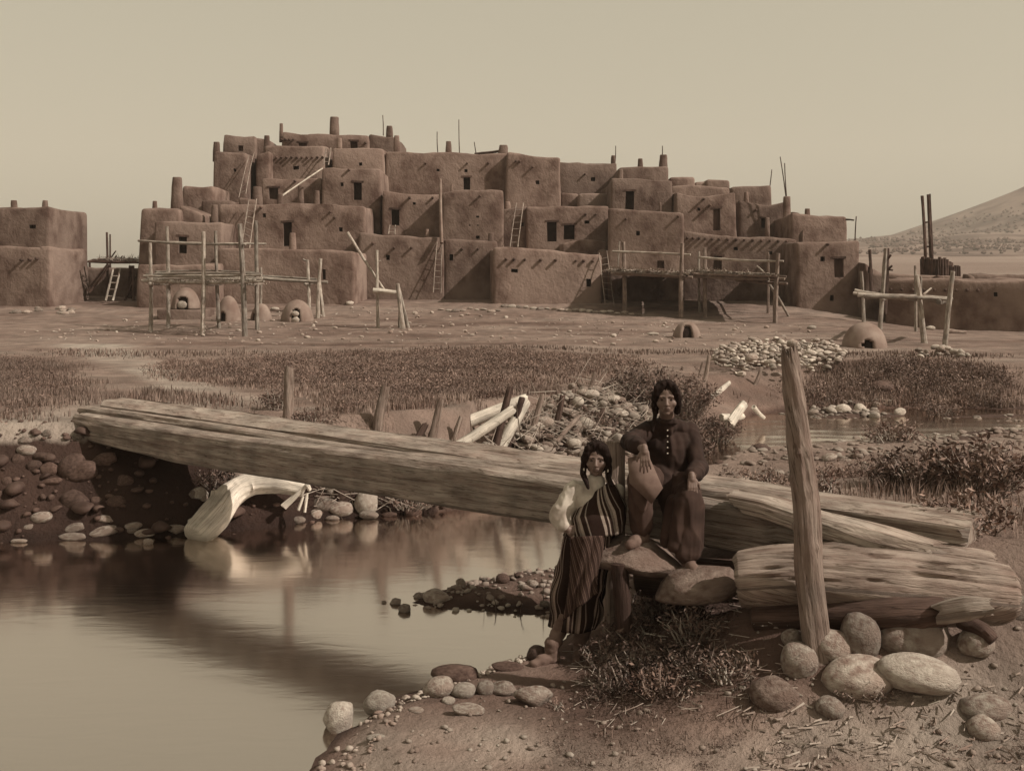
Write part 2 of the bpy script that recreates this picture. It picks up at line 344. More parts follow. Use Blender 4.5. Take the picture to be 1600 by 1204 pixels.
# ------------------------------------------------------------------ adobe building blocks
def lines(W_, extra, r, step):
    s = [0, r * .3, r, W_ - r, W_ - r * .3, W_]
    n = max(1, int((W_ - 2 * r) / step))
    s += [r + (W_ - 2 * r) * k / n for k in range(1, n)]
    for e in extra:
        s = [q for q in s if abs(q - e) > 0.07 or q in (0, W_)]
    s += list(extra)
    s = sorted(set(round(q, 4) for q in s)); return s
def block(root, x0, x1, yl, yr, Y, D=7.0, Yr=None, ops=(), batter=.010, r=.17, sag=0.0, vig=(), zb=0.0, name='room_block', mat='adobe', amp=.09, seed=None, loc=None):
    Yr = Y if Yr is None else Yr
    A = P(x0, yl, Y); B = P(x1, yr, Yr); A0 = np.array([A.x, A.y]); B0 = np.array([B.x, B.y]); e_ = (B0 - A0) / np.linalg.norm(B0 - A0); A0 = A0 - e_ * .07; B0 = B0 + e_ * .07
    Wd = float(np.linalg.norm(B0 - A0)); e = (B0 - A0) / Wd; nn = np.array([-e[1], e[0]])   # e along the front, nn inwards
    zt = lambda u: A.z + (B.z - A.z) * u / Wd - sag * math.sin(math.pi * min(max(u / Wd, 0), 1))
    OP = []
    for o in ops:
        kind, a, b_, c, d_ = o[:5]
        def inter(px):
            # intersection of the sight line through px with the front plane
            dx = (px - CX) / F; # X=dx*Y
            # A0 + u e : A0x+u ex = dx (A0y+u ey)
            return (dx * A0[1] - A0[0]) / (e[0] - dx * e[1])
        u0, u1 = inter(a), inter(b_); um = (u0 + u1) / 2; Ym = A0[1] + um * e[1]
        z1 = CAMZ - (c - HY) * Ym / F; z0 = CAMZ - (d_ - HY) * Ym / F; H = zt(um) - zb
        t0 = (z0 - zb) / H; t1 = (z1 - zb) / H
        u0 = max(u0, .12); u1 = min(u1, Wd - .12)
        OP.append([kind, round(u0, 4), round(u1, 4), round(t0, 4), round(min(t1, .985), 4)] + list(o[5:]))
    Hm = max(zt(0), zt(Wd)) - zb
    us = lines(Wd, [q for o in OP for q in o[1:3]], min(r, Wd / 3), .55)
    ts = lines(1.0, [q for o in OP for q in o[3:5]], r / Hm, .6 / Hm)
    vs = lines(D, [], min(r, D / 3), 1.2)
    V = {}; verts = []
    def vid(i, k, j):
        key = (i, k, j)
        if key not in V: V[key] = len(verts); verts.append((us[i], vs[k], ts[j]))
        return V[key]
    F_ = []; nu, nv_, nt_ = len(us), len(vs), len(ts)
    holes = []
    for o in OP:
        i0 = min(range(nu), key=lambda q: abs(us[q] - o[1])); i1 = min(range(nu), key=lambda q: abs(us[q] - o[2]))
        j0 = min(range(nt_), key=lambda q: abs(ts[q] - o[3])); j1 = min(range(nt_), key=lambda q: abs(ts[q] - o[4]))
        if i1 <= i0: i1 = i0 + 1
        if j1 <= j0: j1 = j0 + 1
        holes.append((i0, i1, j0, j1))
    def inhole(i, j): return any(a <= i < b_ and c <= j < d_ for a, b_, c, d_ in holes)
    for i in range(nu - 1):
        for j in range(nt_ - 1):
            if not inhole(i, j): F_.append((vid(i, 0, j), vid(i + 1, 0, j), vid(i + 1, 0, j + 1), vid(i, 0, j + 1)))
            F_.append((vid(i + 1, nv_ - 1, j), vid(i, nv_ - 1, j), vid(i, nv_ - 1, j + 1), vid(i + 1, nv_ - 1, j + 1)))
    for k in range(nv_ - 1):
        for j in range(nt_ - 1):
            F_.append((vid(0, k + 1, j), vid(0, k, j), vid(0, k, j + 1), vid(0, k + 1, j + 1)))
            F_.append((vid(nu - 1, k, j), vid(nu - 1, k + 1, j), vid(nu - 1, k + 1, j + 1), vid(nu - 1, k, j + 1)))
    for i in range(nu - 1):
        for k in range(nv_ - 1):
            F_.append((vid(i, k, nt_ - 1), vid(i + 1, k, nt_ - 1), vid(i + 1, k + 1, nt_ - 1), vid(i, k + 1, nt_ - 1)))
    q = np.array(verts); u, v, tt = q[:, 0], q[:, 1], q[:, 2]
    ztu = A.z + (B.z - A.z) * u / Wd - sag * np.sin(np.pi * u / Wd); z = zb + tt * (ztu - zb)
    rr = min(r, Wd / 3, D / 3)
    cu = np.clip(u, rr, Wd - rr); cv = np.clip(v, rr, D - rr); cz = np.minimum(z, ztu - rr)
    du, dv, dz = u - cu, v - cv, z - cz; ln = np.sqrt(du ** 2 + dv ** 2 + dz ** 2); k_ = np.where(ln > 1e-6, np.minimum(1, rr / np.maximum(ln, 1e-6)), 1)
    u = cu + du * k_; v = cv + dv * k_; z = cz + dz * k_
    hh = (z - zb); bt = batter * hh
    u = u + bt * np.clip((Wd / 2 - u) / (Wd / 2), -1, 1); v = v + bt * np.clip((D / 2 - v) / (D / 2), -1, 1)
    wx_ = A0[0] + u * e[0] + v * nn[0]; wy_ = A0[1] + u * e[1] + v * nn[1]
    s = rng.randint(0, 999) if seed is None else seed
    def nz_(sc, o): return vn(wx_ * sc, wy_ * sc, z * sc, 2, s % 50 + o)
    dn = amp * nz_(.6, 0) + .03 * nz_(2.2, 1)
    wx_ = wx_ + nn[0] * dn + e[0] * amp * .8 * nz_(.6, 2); wy_ = wy_ + nn[1] * dn + e[1] * amp * .8 * nz_(.6, 2)
    z = z + amp * 1.9 * nz_(.5, 3) * sm(0.5, 1, tt) + .07 * nz_(1.6, 4) * sm(.8, 1, tt)
    wv = np.stack([wx_, wy_, z], 1)
    # reveals
    vl = wv.tolist(); dep = 0.32
    subs = []
    for (i0, i1, j0, j1), o in zip(holes, OP):
        ring = [(i, j0) for i in range(i0, i1)] + [(i1, j) for j in range(j0, j1)] + [(i, j1) for i in range(i1, i0, -1)] + [(i0, j) for j in range(j1, j0, -1)]
        front = [V[(i, 0, j)] for i, j in ring]; back = []
        for f in front:
            p = vl[f]; vl.append([p[0] + nn[0] * dep, p[1] + nn[1] * dep, p[2]]); back.append(len(vl) - 1)
        m_ = len(front)
        for a in range(m_): F_.append((front[a], back[a], back[(a + 1) % m_], front[(a + 1) % m_]))
        corners = [V[(i0, 0, j0)], V[(i1, 0, j0)], V[(i1, 0, j1)], V[(i0, 0, j1)]]
        subs.append((o, [Vector(vl[c]) for c in corners]))
    o_ = obj(name, vl, F_, MT[mat], root, loc=loc, sharp=50)
    n3 = Vector((nn[0], nn[1], 0)); e3 = Vector((e[0], e[1], 0))
    for o, cs in subs:
        kind = o[0]; m_ = MT['dark'] if (len(o) > 5 and o[5] == 'open') else MT['door']  # open ones get a near-black panel standing in for the unlit room
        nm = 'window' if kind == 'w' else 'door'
        def slab(name, cs, d0, d1, mat, par, grow=.03):
            c = sum(cs, Vector()) / 4
            q = [p + (p - c).normalized() * grow for p in cs]
            fr_ = [p + n3 * d0 for p in q] + [p + n3 * d1 for p in q]
            return obj(name, fr_, [(0, 1, 2, 3), (7, 6, 5, 4), (0, 4, 5, 1), (1, 5, 6, 2), (2, 6, 7, 3), (3, 7, 4, 0)], mat, par, smooth=False)
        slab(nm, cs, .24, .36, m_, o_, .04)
        wpx = (cs[1] - cs[0]).length
        if wpx > .4:      # wooden lintel over it and, for the larger ones, jambs
            up_ = Vector((0, 0, .11)); lo = [cs[3] - e3 * .12, cs[2] + e3 * .12, cs[2] + e3 * .12 + up_, cs[3] - e3 * .12 + up_]
            slab('lintel', lo, -.025, .2, MT['door'], o_, 0)
    for (vx, vy) in vig:
        dx = (vx - CX) / F; uu = (dx * A0[1] - A0[0]) / (e[0] - dx * e[1]); Ym = A0[1] + uu * e[1]
        zz = CAMZ - (vy - HY) * Ym / F
        p = Vector((A0[0] + uu * e[0], A0[1] + uu * e[1], zz)); pts = []
        rad = rng.uniform(.06, .085); L_ = rng.uniform(.06, .19); ns = 8
        bvv = []
        for kk, dd in enumerate((.5, -L_)):
            for a in range(ns):
                an = 2 * math.pi * a / ns
                bvv.append(p + n3 * dd + e3 * (math.cos(an) * rad) + Vector((0, 0, math.sin(an) * rad)))
        fc = [(a, (a + 1) % ns, ns + (a + 1) % ns, ns + a) for a in range(ns)] + [tuple(range(ns, 2 * ns))]
        obj('roof_beam', bvv, fc, MT['wood_dark'], o_)
    return o_

def loft(rings, close=True, cap=True):
    """rings: list of lists of Vector (same count)"""
    n_ = len(rings[0]); vs_ = [p for r_ in rings for p in r_]; fs = []
    for k in range(len(rings) - 1):
        for a in range(n_ if close else n_ - 1):
            b_ = (a + 1) % n_
            fs.append((k * n_ + a, k * n_ + b_, (k + 1) * n_ + b_, (k + 1) * n_ + a))
    if cap:
        fs.append(tuple(range(n_ - 1, -1, -1))); fs.append(tuple((len(rings) - 1) * n_ + a for a in range(n_)))
    return vs_, fs
def chimney(root, x0, x1, y0, y1, Y, w0=None, flat=False, name='chimney', tilt=0):
    """x0,x1 width at the top, y0 top, y1 foot"""
    t = P((x0 + x1) / 2 + tilt, y0, Y); b_ = P((x0 + x1) / 2, y1, Y)
    r1 = (x1 - x0) / 2 * Y / F; r0 = r1 * 1.28 if w0 is None else w0 / 2 * Y / F
    rings = []; s = rng.random() * 50; ns = 12
    for k, tt in enumerate([0, .2, .45, .7, .9, .97, 1.0, .985, .9]):
        rad = (r0 + (r1 - r0) * min(1, tt * 1.1)) * (1 if k < 5 else (.97, .88, .62, .55)[k - 5])
        c = b_.lerp(t, tt) - (Vector((0, 0, .5)) if k == 0 else Vector())
        ring = []
        for a in range(ns):
            an = 2 * math.pi * (a + .5) / ns
            sq = 1 / max(abs(math.cos(an)), abs(math.sin(an))) ** .55
            rr_ = rad * sq * (1 + .10 * float(vn(np.array([math.cos(an) * 1.3 + s]), np.array([math.sin(an) * 1.3]), tt * 3)[0]))
            ring.append(c + Vector((math.cos(an) * rr_, math.sin(an) * rr_ * .9, 0)))
        rings.append(ring)
    v, f = loft(rings); return obj(name, v, f, MT['adobe'], root)

def grow(v0, v1, n): return [v0 + (v1 - v0) * k / (n - 1) for k in range(n)]

pueblo = thing('adobe_pueblo', 'large terraced adobe pueblo of stacked flat-roofed rooms rising beyond the field', 'pueblo', (0, 60, 1.8))
R = pueblo
# front tier
block(R, 214, 337, 413, 412, 56.6, 6, ops=[])
block(R, 341, 553, 389, 391, 58, 8.4, Yr=57.6, ops=[('w', 504, 509, 422, 437)])
block(R, 560, 692, 365, 372, 61.0, 9, ops=[('w', 602, 608, 398, 406, 'open')], vig=[(583, 380), (616, 387), (643, 387)])
block(R, 694, 776, 372, 376, 61.2, 9, ops=[('w', 701, 707, 398, 408, 'open')], vig=[(722, 389), (747, 389)])
block(R, 772, 940, 386, 396, 58, 7, Yr=58.4, ops=[('w', 797, 808, 421, 426, 'open'), ('w', 917, 925, 436, 448, 'open')], vig=[(x, 405 + (x - 790) * .02) for x in (791, 803, 820, 845, 868, 900, 912, 926)])
block(R, 936, 962, 392, 394, 61, 5)
block(R, 950, 1068, 327, 331, 60.5, 8, Yr=60, ops=[('w', 993, 999, 360, 367, 'open'), ('w', 1027, 1038, 407, 419)], vig=[(1060, 338), (978, 342)])
block(R, 1066, 1243, 360, 371, 60.8, 8, Yr=60.2, sag=.15, ops=[('w', 1146, 1153, 386, 391, 'open'), ('d', 1115, 1128, 400, 421), ('w', 1202, 1208, 393, 398, 'open')],
      vig=[(x, 372 + (x - 1080) * .035) for x in (1074, 1083, 1092, 1102, 1113, 1124, 1137, 1150, 1163, 1176, 1190, 1203, 1216, 1229)])
block(R, 1247, 1343, 375, 376, 57.0, 8, ops=[('w', 1282, 1289, 399, 407, 'open'), ('d', 1304, 1319, 404, 433), ('w', 1297, 1303, 461, 470, 'open')], vig=[(1293, 382)])
# second tier
block(R, 209, 286, 325, 325, 60.2, 7, batter=.05)
block(R, 280, 317, 322, 334, 61, 6)
block(R, 240, 346, 345, 346, 58.9, 7.5, ops=[('d', 278, 292, 370, 396, 'open'), ('w', 313, 318, 376, 381, 'open')])
block(R, 341, 571, 319, 320, 62, 8.4, ops=[('d', 442, 456, 348, 384, 'open'), ('w', 410, 415, 332, 338, 'open'), ('w', 530, 536, 356, 362, 'open')], vig=[(516, 331), (408, 324), (523, 340)])
block(R, 596, 690, 298, 305, 65, 8, ops=[('d', 609, 622, 327, 352, 'open'), ('w', 646, 651, 316, 320, 'open')], vig=[(x, 309) for x in (640, 676)])
block(R, 689, 786, 297, 297, 63.2, 9, ops=[('w', 744, 749, 337, 340, 'open'), ('w', 745, 748, 351, 353, 'open'), ('w', 732, 735, 351, 353, 'open'), ('w', 743, 749, 368, 373, 'open')], vig=[(750, 306)])
block(R, 780, 826, 327, 322, 65.4, 8, ops=[('w', 814, 820, 347, 353, 'open')])
block(R, 822, 952, 322, 322, 65, 8, ops=[('d', 854, 869, 345, 377, 'open'), ('w', 881, 898, 351, 374, 'open'), ('w', 914, 922, 345, 350, 'open')], vig=[(x, 335) for x in (915, 931)])
block(R, 878, 948, 378, 375, 62.5, 4, sag=-.1)
# third tier
block(R, 283, 334, 290, 290, 64.5, 8)
block(R, 312, 361, 312, 312, 63.4, 6)
block(R, 407, 503, 278, 279, 67, 6, ops=[('w', 418, 433, 293, 311)], vig=[(461, 283)])
block(R, 502, 595, 262, 264, 66, 8, ops=[('d', 552, 565, 285, 313, 'open'), ('w', 531, 536, 286, 292, 'open')], vig=[(545, 265)])
block(R, 600, 796, 237, 240, 70.2, 9, ops=[('d', 724, 735, 278, 300, 'open'), ('w', 726, 731, 265, 270, 'open'), ('w', 682, 687, 265, 269, 'open')], vig=[(x, 255) for x in (665, 730, 763)])
block(R, 790, 876, 240, 245, 69.6, 9, ops=[('w', 837, 843, 283, 289, 'open')], vig=[(832, 261), (806, 252), (812, 252)])
block(R, 870, 965, 253, 254, 74, 8, ops=[('w', 924, 931, 275, 282, 'open')], vig=[(914, 272)])
block(R, 903, 958, 301, 302, 69, 5)
block(R, 954, 1052, 280, 281, 66, 8, ops=[('d', 976, 990, 299, 329, 'open')])
block(R, 966, 1046, 261, 259, 70, 7)
block(R, 1053, 1156, 298, 297, 65, 8, sag=.25, batter=.03, ops=[('d', 1117, 1129, 326, 360), ('w', 1089, 1094, 323, 328, 'open')], vig=[(1100, 311), (1109, 321)])
block(R, 1050, 1142, 290, 291, 69, 6)
block(R, 1046, 1087, 277, 278, 73, 6); block(R, 1085, 1106, 283, 283, 73.3, 6); block(R, 1103, 1141, 280, 280, 73, 6)
block(R, 1142, 1207, 291, 291, 72, 7)
block(R, 1155, 1237, 314, 313, 68, 7, sag=.2, ops=[('w', 1190, 1202, 341, 356, 'open')], vig=[(1181, 328)])
block(R, 1236, 1324, 335, 336, 64, 7)
block(R, 1237, 1252, 332, 334, 70, 4)
# fourth tier
block(R, 330, 386, 235, 238, 68, 9, ops=[('w', 364, 369, 263, 268, 'open')], batter=.015)
block(R, 398, 422, 238, 236, 69, 6)
block(R, 412, 508, 227, 228, 70, 9, ops=[('w', 457, 467, 259, 265, 'open')], vig=[(x, 246) for x in range(432, 506, 8)])
block(R, 518, 601, 230, 231, 70, 9, ops=[('w', 561, 566, 253, 258, 'open')])
block(R, 384, 402, 246, 246, 72, 6)
# top tier
block(R, 346, 400, 209, 213, 73, 6, ops=[('w', 371, 380, 226, 236)])
block(R, 385, 420, 214, 218, 73.4, 6)
block(R, 439, 577, 207, 211, 75, 7, ops=[('w', 465, 478, 221, 226), ('w', 548, 560, 221, 232)], vig=[(571, 223)] + [(x, 218) for x in range(440, 462, 6)])
block(R, 574, 621, 211, 212, 75.4, 7)
# chimneys
for a in [(437, 442, 193, 211, 76, None), (516, 529, 183, 209, 77, 15), (604, 613, 197, 212, 77, None), (616, 624, 212, 236, 75, None), (697, 705, 221, 240, 72, None), (780, 793, 227, 242, 72, None),
          (413, 421, 212, 240, 71, None), (955, 961, 243, 256, 75, None), (997, 1004, 248, 264, 72, None), (1031, 1042, 242, 262, 71.5, None), (1258, 1265, 326, 338, 66, None), (239, 245, 314, 327, 62, None),
          (434, 442, 303, 321, 62.5, None), (466, 474, 290, 314, 66, None), (492, 499, 298, 320, 62.6, None), (453, 462, 364, 392, 58.6, None), (331, 340, 320, 346, 61, None), (396, 409, 292, 321, 63.0, None),
          (665, 670, 358, 370, 61.6, None), (763, 771, 364, 378, 61.8, None), (334, 343, 222, 240, 69, None), (527, 534, 216, 232, 71, None), (1224, 1235, 307, 362, 67.4, 13), (270, 284, 277, 330, 63.5, 20),
          (966, 973, 265, 284, 67, None), (1163, 1169, 300, 315, 71, None), (704, 708, 288, 299, 64, None), (789, 797, 315, 325, 66, None), (1030, 1033, 316, 330, 61.5, None), (1196, 1202, 340, 364, 62, None)]:
    chimney(R, *a[:5], w0=a[5])
# sloping parapet wings and stair walls
block(R, 1252, 1263, 357, 366, 62.5, 1.5, batter=.06); block(R, 876, 905, 300, 303, 70, 2); block(R, 372, 402, 309, 311, 62.6, 1.2)

# two-storey house at the left edge: its corner towards us
tower = thing('adobe_house', 'two-storey adobe house cut by the left edge of the picture', 'house', (-26, 60, 1.8))
chimney(tower, 67, 74, 313, 330, 61.5); chimney(tower, 18, 26, 313, 330, 62)
block(tower, -90, 77, 386, 385, 57.5, 4.2, Yr=57.0, amp=.07, vig=[(35, 406), (47, 405), (58, 404)])
block(tower, 60, 78, 384, 384, 57.03, 4.3, amp=.05, batter=.012)
block(tower, -60, 76, 328, 323, 57.6, 4.6, Yr=57.3, ops=[('w', 45, 56, 352, 358)], amp=.07)
block(tower, -60, 36, 322, 323, 60, 3, amp=.06)

# stone-and-adobe wall between the two houses
wl = block(None, 126, 222, 414, 418, 66, .7, amp=.12, name='adobe_wall', loc=(-20, 66, 1.9)); tag(wl, 'low rough adobe wall closing the gap between the left house and the pueblo', 'wall')
# long low house on the right
rh = thing('adobe_house', 'long one-storey adobe range running out of the picture on the right', 'house', (22, 55, .6))
block(rh, 1385, 1700, 434, 440, 53.5, 6, Yr=50, amp=.08, ops=[('w', 1553, 1559, 456, 463, 'open')], vig=[(x, 452 + (x - 1390) * .01) for x in range(1392, 1545, 17)])
block(rh, 1352, 1392, 410, 434, 56.0, 5, amp=.08, ops=[('w', 1356, 1364, 418, 428, 'open')])
block(rh, 1386, 1521, 429, 431, 59, 1.2, Yr=57.5); block(rh, 1521, 1720, 429, 430, 56, 1.0)
block(rh, 1466, 1477, 431, 434, 53.0, .8); block(rh, 1514, 1524, 429, 432, 55, .8)

# ------------------------------------------------------------------ logs and poles
def frame(d):
    d = d.normalized(); a = Vector((0, 0, 1)) if abs(d.z) < .9 else Vector((1, 0, 0))
    s = d.cross(a).normalized(); return s, s.cross(d).normalized()
def log(name, pts, rad, mat, parent=None, loc=None, ns=12, groove=.12, knots=2, sub=6, squash=1.0, sq=0.0, endcut=0.0, bow=0.0, crack=0.0):
    """round or hewn timber through pts; sq>0 squares its section"""
    pts = [Vector(p) for p in pts]
    if len(pts) == 2:
        m_ = pts[0].lerp(pts[1], .5); s_, u_ = frame(pts[1] - pts[0]); L_ = (pts[1] - pts[0]).length
        m_ = m_ + (s_ * rng.uniform(-1, 1) + u_ * rng.uniform(-1, 1)) * L_ * bow
        pts = [pts[0], m_, pts[1]]; rad = [rad, rad, rad] if not isinstance(rad, (list, tuple)) else [rad[0], (rad[0] + rad[-1]) / 2, rad[-1]]
    if not isinstance(rad, (list, tuple)): rad = [rad] * len(pts)
    # dense resample (quadratic through Catmull-Rom)
    cs, rs = [], []
    for i in range(len(pts) - 1):
        p0 = pts[max(i - 1, 0)]; p1 = pts[i]; p2 = pts[i + 1]; p3 = pts[min(i + 2, len(pts) - 1)]
        for k in range(sub):
            t_ = k / sub
            cs.append(0.5 * ((2 * p1) + (p2 - p0) * t_ + (2 * p0 - 5 * p1 + 4 * p2 - p3) * t_ ** 2 + (3 * p1 - p0 - 3 * p2 + p3) * t_ ** 3)); rs.append(rad[i] + (rad[i + 1] - rad[i]) * t_)
    cs.append(pts[-1]); rs.append(rad[-1])
    S = rng.random() * 90; kn = [(rng.random() * len(cs), rng.random() * 2 * math.pi) for _ in range(knots)]
    s_, u_ = frame(cs[1] - cs[0]); vs_, uv = [], []; ln = 0
    angs = np.arange(ns) * 2 * math.pi / ns
    for k, c in enumerate(cs):
        d = (cs[min(k + 1, len(cs) - 1)] - cs[max(k - 1, 0)]).normalized()
        s_ = (s_ - d * s_.dot(d)).normalized(); u_ = s_.cross(d).normalized()
        if k: ln += (c - cs[k - 1]).length
        nz_ = vn(np.cos(angs) * 1.8 + S, np.sin(angs) * 1.8, ln / max(rs[k], .02) * .09, 2) * groove + vn(np.cos(angs) * 4 + S, np.sin(angs) * 4, ln / max(rs[k], .02) * .25, 1, 3) * groove * .6
        cr_ = np.maximum(0, 1 - np.abs(vn(np.cos(angs) * 5 + S, np.sin(angs) * 5, ln * .8, 2, 6)) * 12) if crack else np.zeros(ns)
        for a in range(ns):
            an = angs[a]; m_ = 1.0
            if sq: m_ = (1 - sq) + sq / max(abs(math.cos(an)), abs(math.sin(an)))
            for (kk, ka) in kn:
                da = (an - ka + math.pi) % (2 * math.pi) - math.pi
                m_ += .22 * math.exp(-((k - kk) / .5) ** 2 - (da / .45) ** 2)
            rr_ = rs[k] * m_ * (1 + float(nz_[a]) - crack * float(cr_[a]))
            vs_.append(c + s_ * (math.cos(an) * rr_) + u_ * (math.sin(an) * rr_ * squash)); uv.append((a / ns * 2 * math.pi * rs[k] * 1.6, ln))
    n_ = len(cs); fs = []
    for k in range(n_ - 1):
        for a in range(ns):
            b_ = (a + 1) % ns; fs.append((k * ns + a, k * ns + b_, (k + 1) * ns + b_, (k + 1) * ns + a))
    for end, c, sgn in ((0, cs[0], -1), (n_ - 1, cs[-1], 1)):
        d = (cs[1] - cs[0]) if end == 0 else (cs[-1] - cs[-2]); d.normalize()
        ring = list(range(end * ns, end * ns + ns)); vi = len(vs_)
        for a in ring:       # slightly rounded worn edge
            p = vs_[a]; vs_.append(c + (p - c) * .86 + d * sgn * rs[end] * (.10 + endcut * rng.random())); uv.append((uv[a][0], uv[a][1] + .04))
        vs_.append(c + d * sgn * rs[end] * .10); uv.append((0, 0))
        for a in range(ns):
            b_ = (a + 1) % ns
            if sgn > 0: fs += [(ring[a], ring[b_], vi + b_, vi + a), (vi + a, vi + b_, vi + ns)]
            else: fs += [(ring[b_], ring[a], vi + a, vi + b_), (vi + b_, vi + a, vi + ns)]
    return obj(name, vs_, fs, MT[mat] if isinstance(mat, str) else mat, parent, loc, uv=uv, sharp=48)
def pole(root, name, a, b_, r, mat='pole', ns=8, bow=.015, r2=None):
    return log(name, [a, b_], [r, r2 if r2 else r * .8], mat, root, ns=ns, groove=.15, knots=4, sub=5, bow=bow)

def post_px(root, xt, yt, xb, yb, wpx=6, name='post', mat='pole', dY=0):
    g = G(xb, yb); t_ = P(xt, yt, g.y + dY); r_ = wpx / 2 * g.y / F
    return pole(root, name, g - Vector((0, 0, .25)), t_, r_ * 1.1, mat, r2=r_ * .85), g
def deck(root, A, B, C_, D_, n_, r, name='deck_pole', mat='pole'):
    """n_ poles laid side by side between edge A-B (near) and C_-D_ (far)"""
    for k in range(n_):
        t_ = k / (n_ - 1); a = A.lerp(C_, t_); b_ = B.lerp(D_, t_)
        o1 = (b_ - a).normalized() * rng.uniform(-.25, .25); o2 = (b_ - a).normalized() * rng.uniform(-.25, .25)
        h = Vector((0, 0, rng.uniform(-.03, .05)))
        pole(root, name, a + o1 + h, b_ + o2 + h, r * rng.uniform(.8, 1.15), mat, ns=7)

# big rack left
rk = thing('drying_rack', 'tall pole drying rack with log platform in front of the left ovens', 'drying rack', tuple(G(318, 522)), None)
G_ = {}
for k, (xt, yt, xb, yb, w) in enumerate([(234, 377, 235, 519, 6), (261, 354, 263, 512, 6), (318, 362, 316, 524, 7), (337, 361, 343, 513, 6), (375, 350, 383, 526, 8.5), (400, 345, 402, 515, 6.5)]):
    _, g = post_px(rk, xt, yt, xb, yb, w); G_[k] = g
yf, yb_ = G_[0].y, G_[3].y + .3
pole(rk, 'rail', P(216, 376, yf - .1), P(384, 382, G_[4].y - .12), .05); pole(rk, 'rail', P(255, 378, yb_ - .1), P(416, 381, yb_ - .1), .05)
for y_, r_ in ((438, .075), (427, .07)):
    pass
deck(rk, P(226, 440, yf - .25), P(404, 441, G_[4].y - .25), P(238, 433, yb_ + .3), P(408, 433, yb_ + .3), 11, .06)
deck(rk, P(228, 431, yf - .25), P(402, 430, G_[4].y - .25), P(240, 425, yb_ + .2), P(400, 426, yb_ + .2), 7, .045)
for xa in (234, 317, 384):
    a = P(xa, 443, yf - .5); pole(rk, 'cross_beam', a, Vector((a.x - .1, yb_ + .6, a.z - .02)), .07)
rk2 = thing('drying_rack', 'small rack of one long pole on forked posts right of the big pole rack', 'drying rack', tuple(G(490, 497)))
_, ga = post_px(rk2, 480, 406, 483, 488, 5.5); post_px(rk2, 501, 404, 496, 497, 6); post_px(rk2, 499, 440, 506, 495, 6); post_px(rk2, 408, 418, 406, 500, 4)
pole(rk2, 'rail', P(400, 434, ga.y - .1), P(512, 441, ga.y - .1), .09, r2=.08); pole(rk2, 'rail', P(402, 431, ga.y + .5), P(495, 436, ga.y + .4), .06)
pole(rk2, 'branch', P(480, 408, ga.y), P(473, 405, ga.y - .1), .05); pole(rk2, 'cross_beam', P(476, 444, ga.y - .4), P(500, 442, ga.y + 1), .06)
# middle rack
rk3 = thing('broken_rack', 'broken frame of leaning poles with one pale crossbar in the middle of the plaza', 'drying rack', tuple(G(612, 510)))
_, gb = post_px(rk3, 589, 391, 591, 512, 5); post_px(rk3, 614, 377, 624, 458, 5, dY=0); post_px(rk3, 621, 443, 631, 514, 7); post_px(rk3, 623, 449, 640, 513, 6); post_px(rk3, 625, 458, 624, 512, 5)
pole(rk3, 'crossbar', P(583, 454, gb.y - .15), P(622, 457, gb.y - .1), .11, 'wood_pale'); pole(rk3, 'diagonal_pole', P(543, 363, gb.y + .3), P(601, 454, gb.y + .1), .065); pole(rk3, 'branch', P(590, 409, gb.y), P(595, 407, gb.y), .03)

# ramadas in front of the right-hand wall
def ramada(name, label, posts, yd, xr, Yb, rails, thatch, group):
    r_ = thing(name, label, 'ramada', tuple(G(posts[0][2], posts[0][3])), group); gs = []
    for (xt, yt, xb, yb, w) in posts:
        _, g = post_px(r_, xt, yt, xb, yb, w, mat='bark'); gs.append(g)
    return r_, gs
ra, gs = ramada('ramada', 'brush-roofed pole ramada against the wall, left of the pair', [(974, 378, 976, 489, 7), (1066, 380, 1064, 497, 7.5)], 0, 0, 0, 0, 0, None)
Yf = gs[0].y; Yk = 60.0
pole(ra, 'rail', P(957, 393, Yf - .12), P(1079, 398, gs[1].y - .12), .06); pole(ra, 'rail', P(968, 377, 59), P(966, 430, 59), .04)
pole(ra, 'roof_beam', P(955, 427, Yf - .15), P(1082, 433, gs[1].y - .15), .08, 'bark')
deck(ra, P(957, 425, Yf - .3), P(1078, 431, gs[1].y - .3), P(962, 427, Yk), P(1076, 431, Yk), 12, .06, 'roof_pole', 'bark')
rb, gs2 = ramada('ramada', 'brush-roofed pole ramada against the wall, right of the pair, its end post pale', [(1101, 387, 1102, 496, 6.5), (1216, 396, 1211, 505, 7.5), (1200, 394, 1200, 490, 4.5)], 0, 0, 0, 0, 0, None)
Yf2 = gs2[0].y
pole(rb, 'rail', P(1092, 402, Yf2 - .12), P(1224, 408, gs2[1].y - .12), .06)
pole(rb, 'roof_beam', P(1086, 431, Yf2 - .15), P(1226, 436, gs2[1].y - .12), .09, 'bark'); pole(rb, 'roof_beam', P(1150, 437, Yf2 + .5), P(1230, 443, gs2[1].y), .07, 'bark')
deck(rb, P(1086, 429, Yf2 - .3), P(1222, 433, gs2[1].y - .3), P(1092, 429, Yk), P(1216, 433, Yk), 13, .06, 'roof_pole', 'bark')
pole(rb, 'brace', P(1203, 446, gs2[1].y + 1), G(1232, 494) , .07); pole(rb, 'brace', P(1183, 416, 59.5), P(1203, 446, gs2[1].y + 1), .05)
post_px(rb, 1092, 393, 1094, 488, 4)
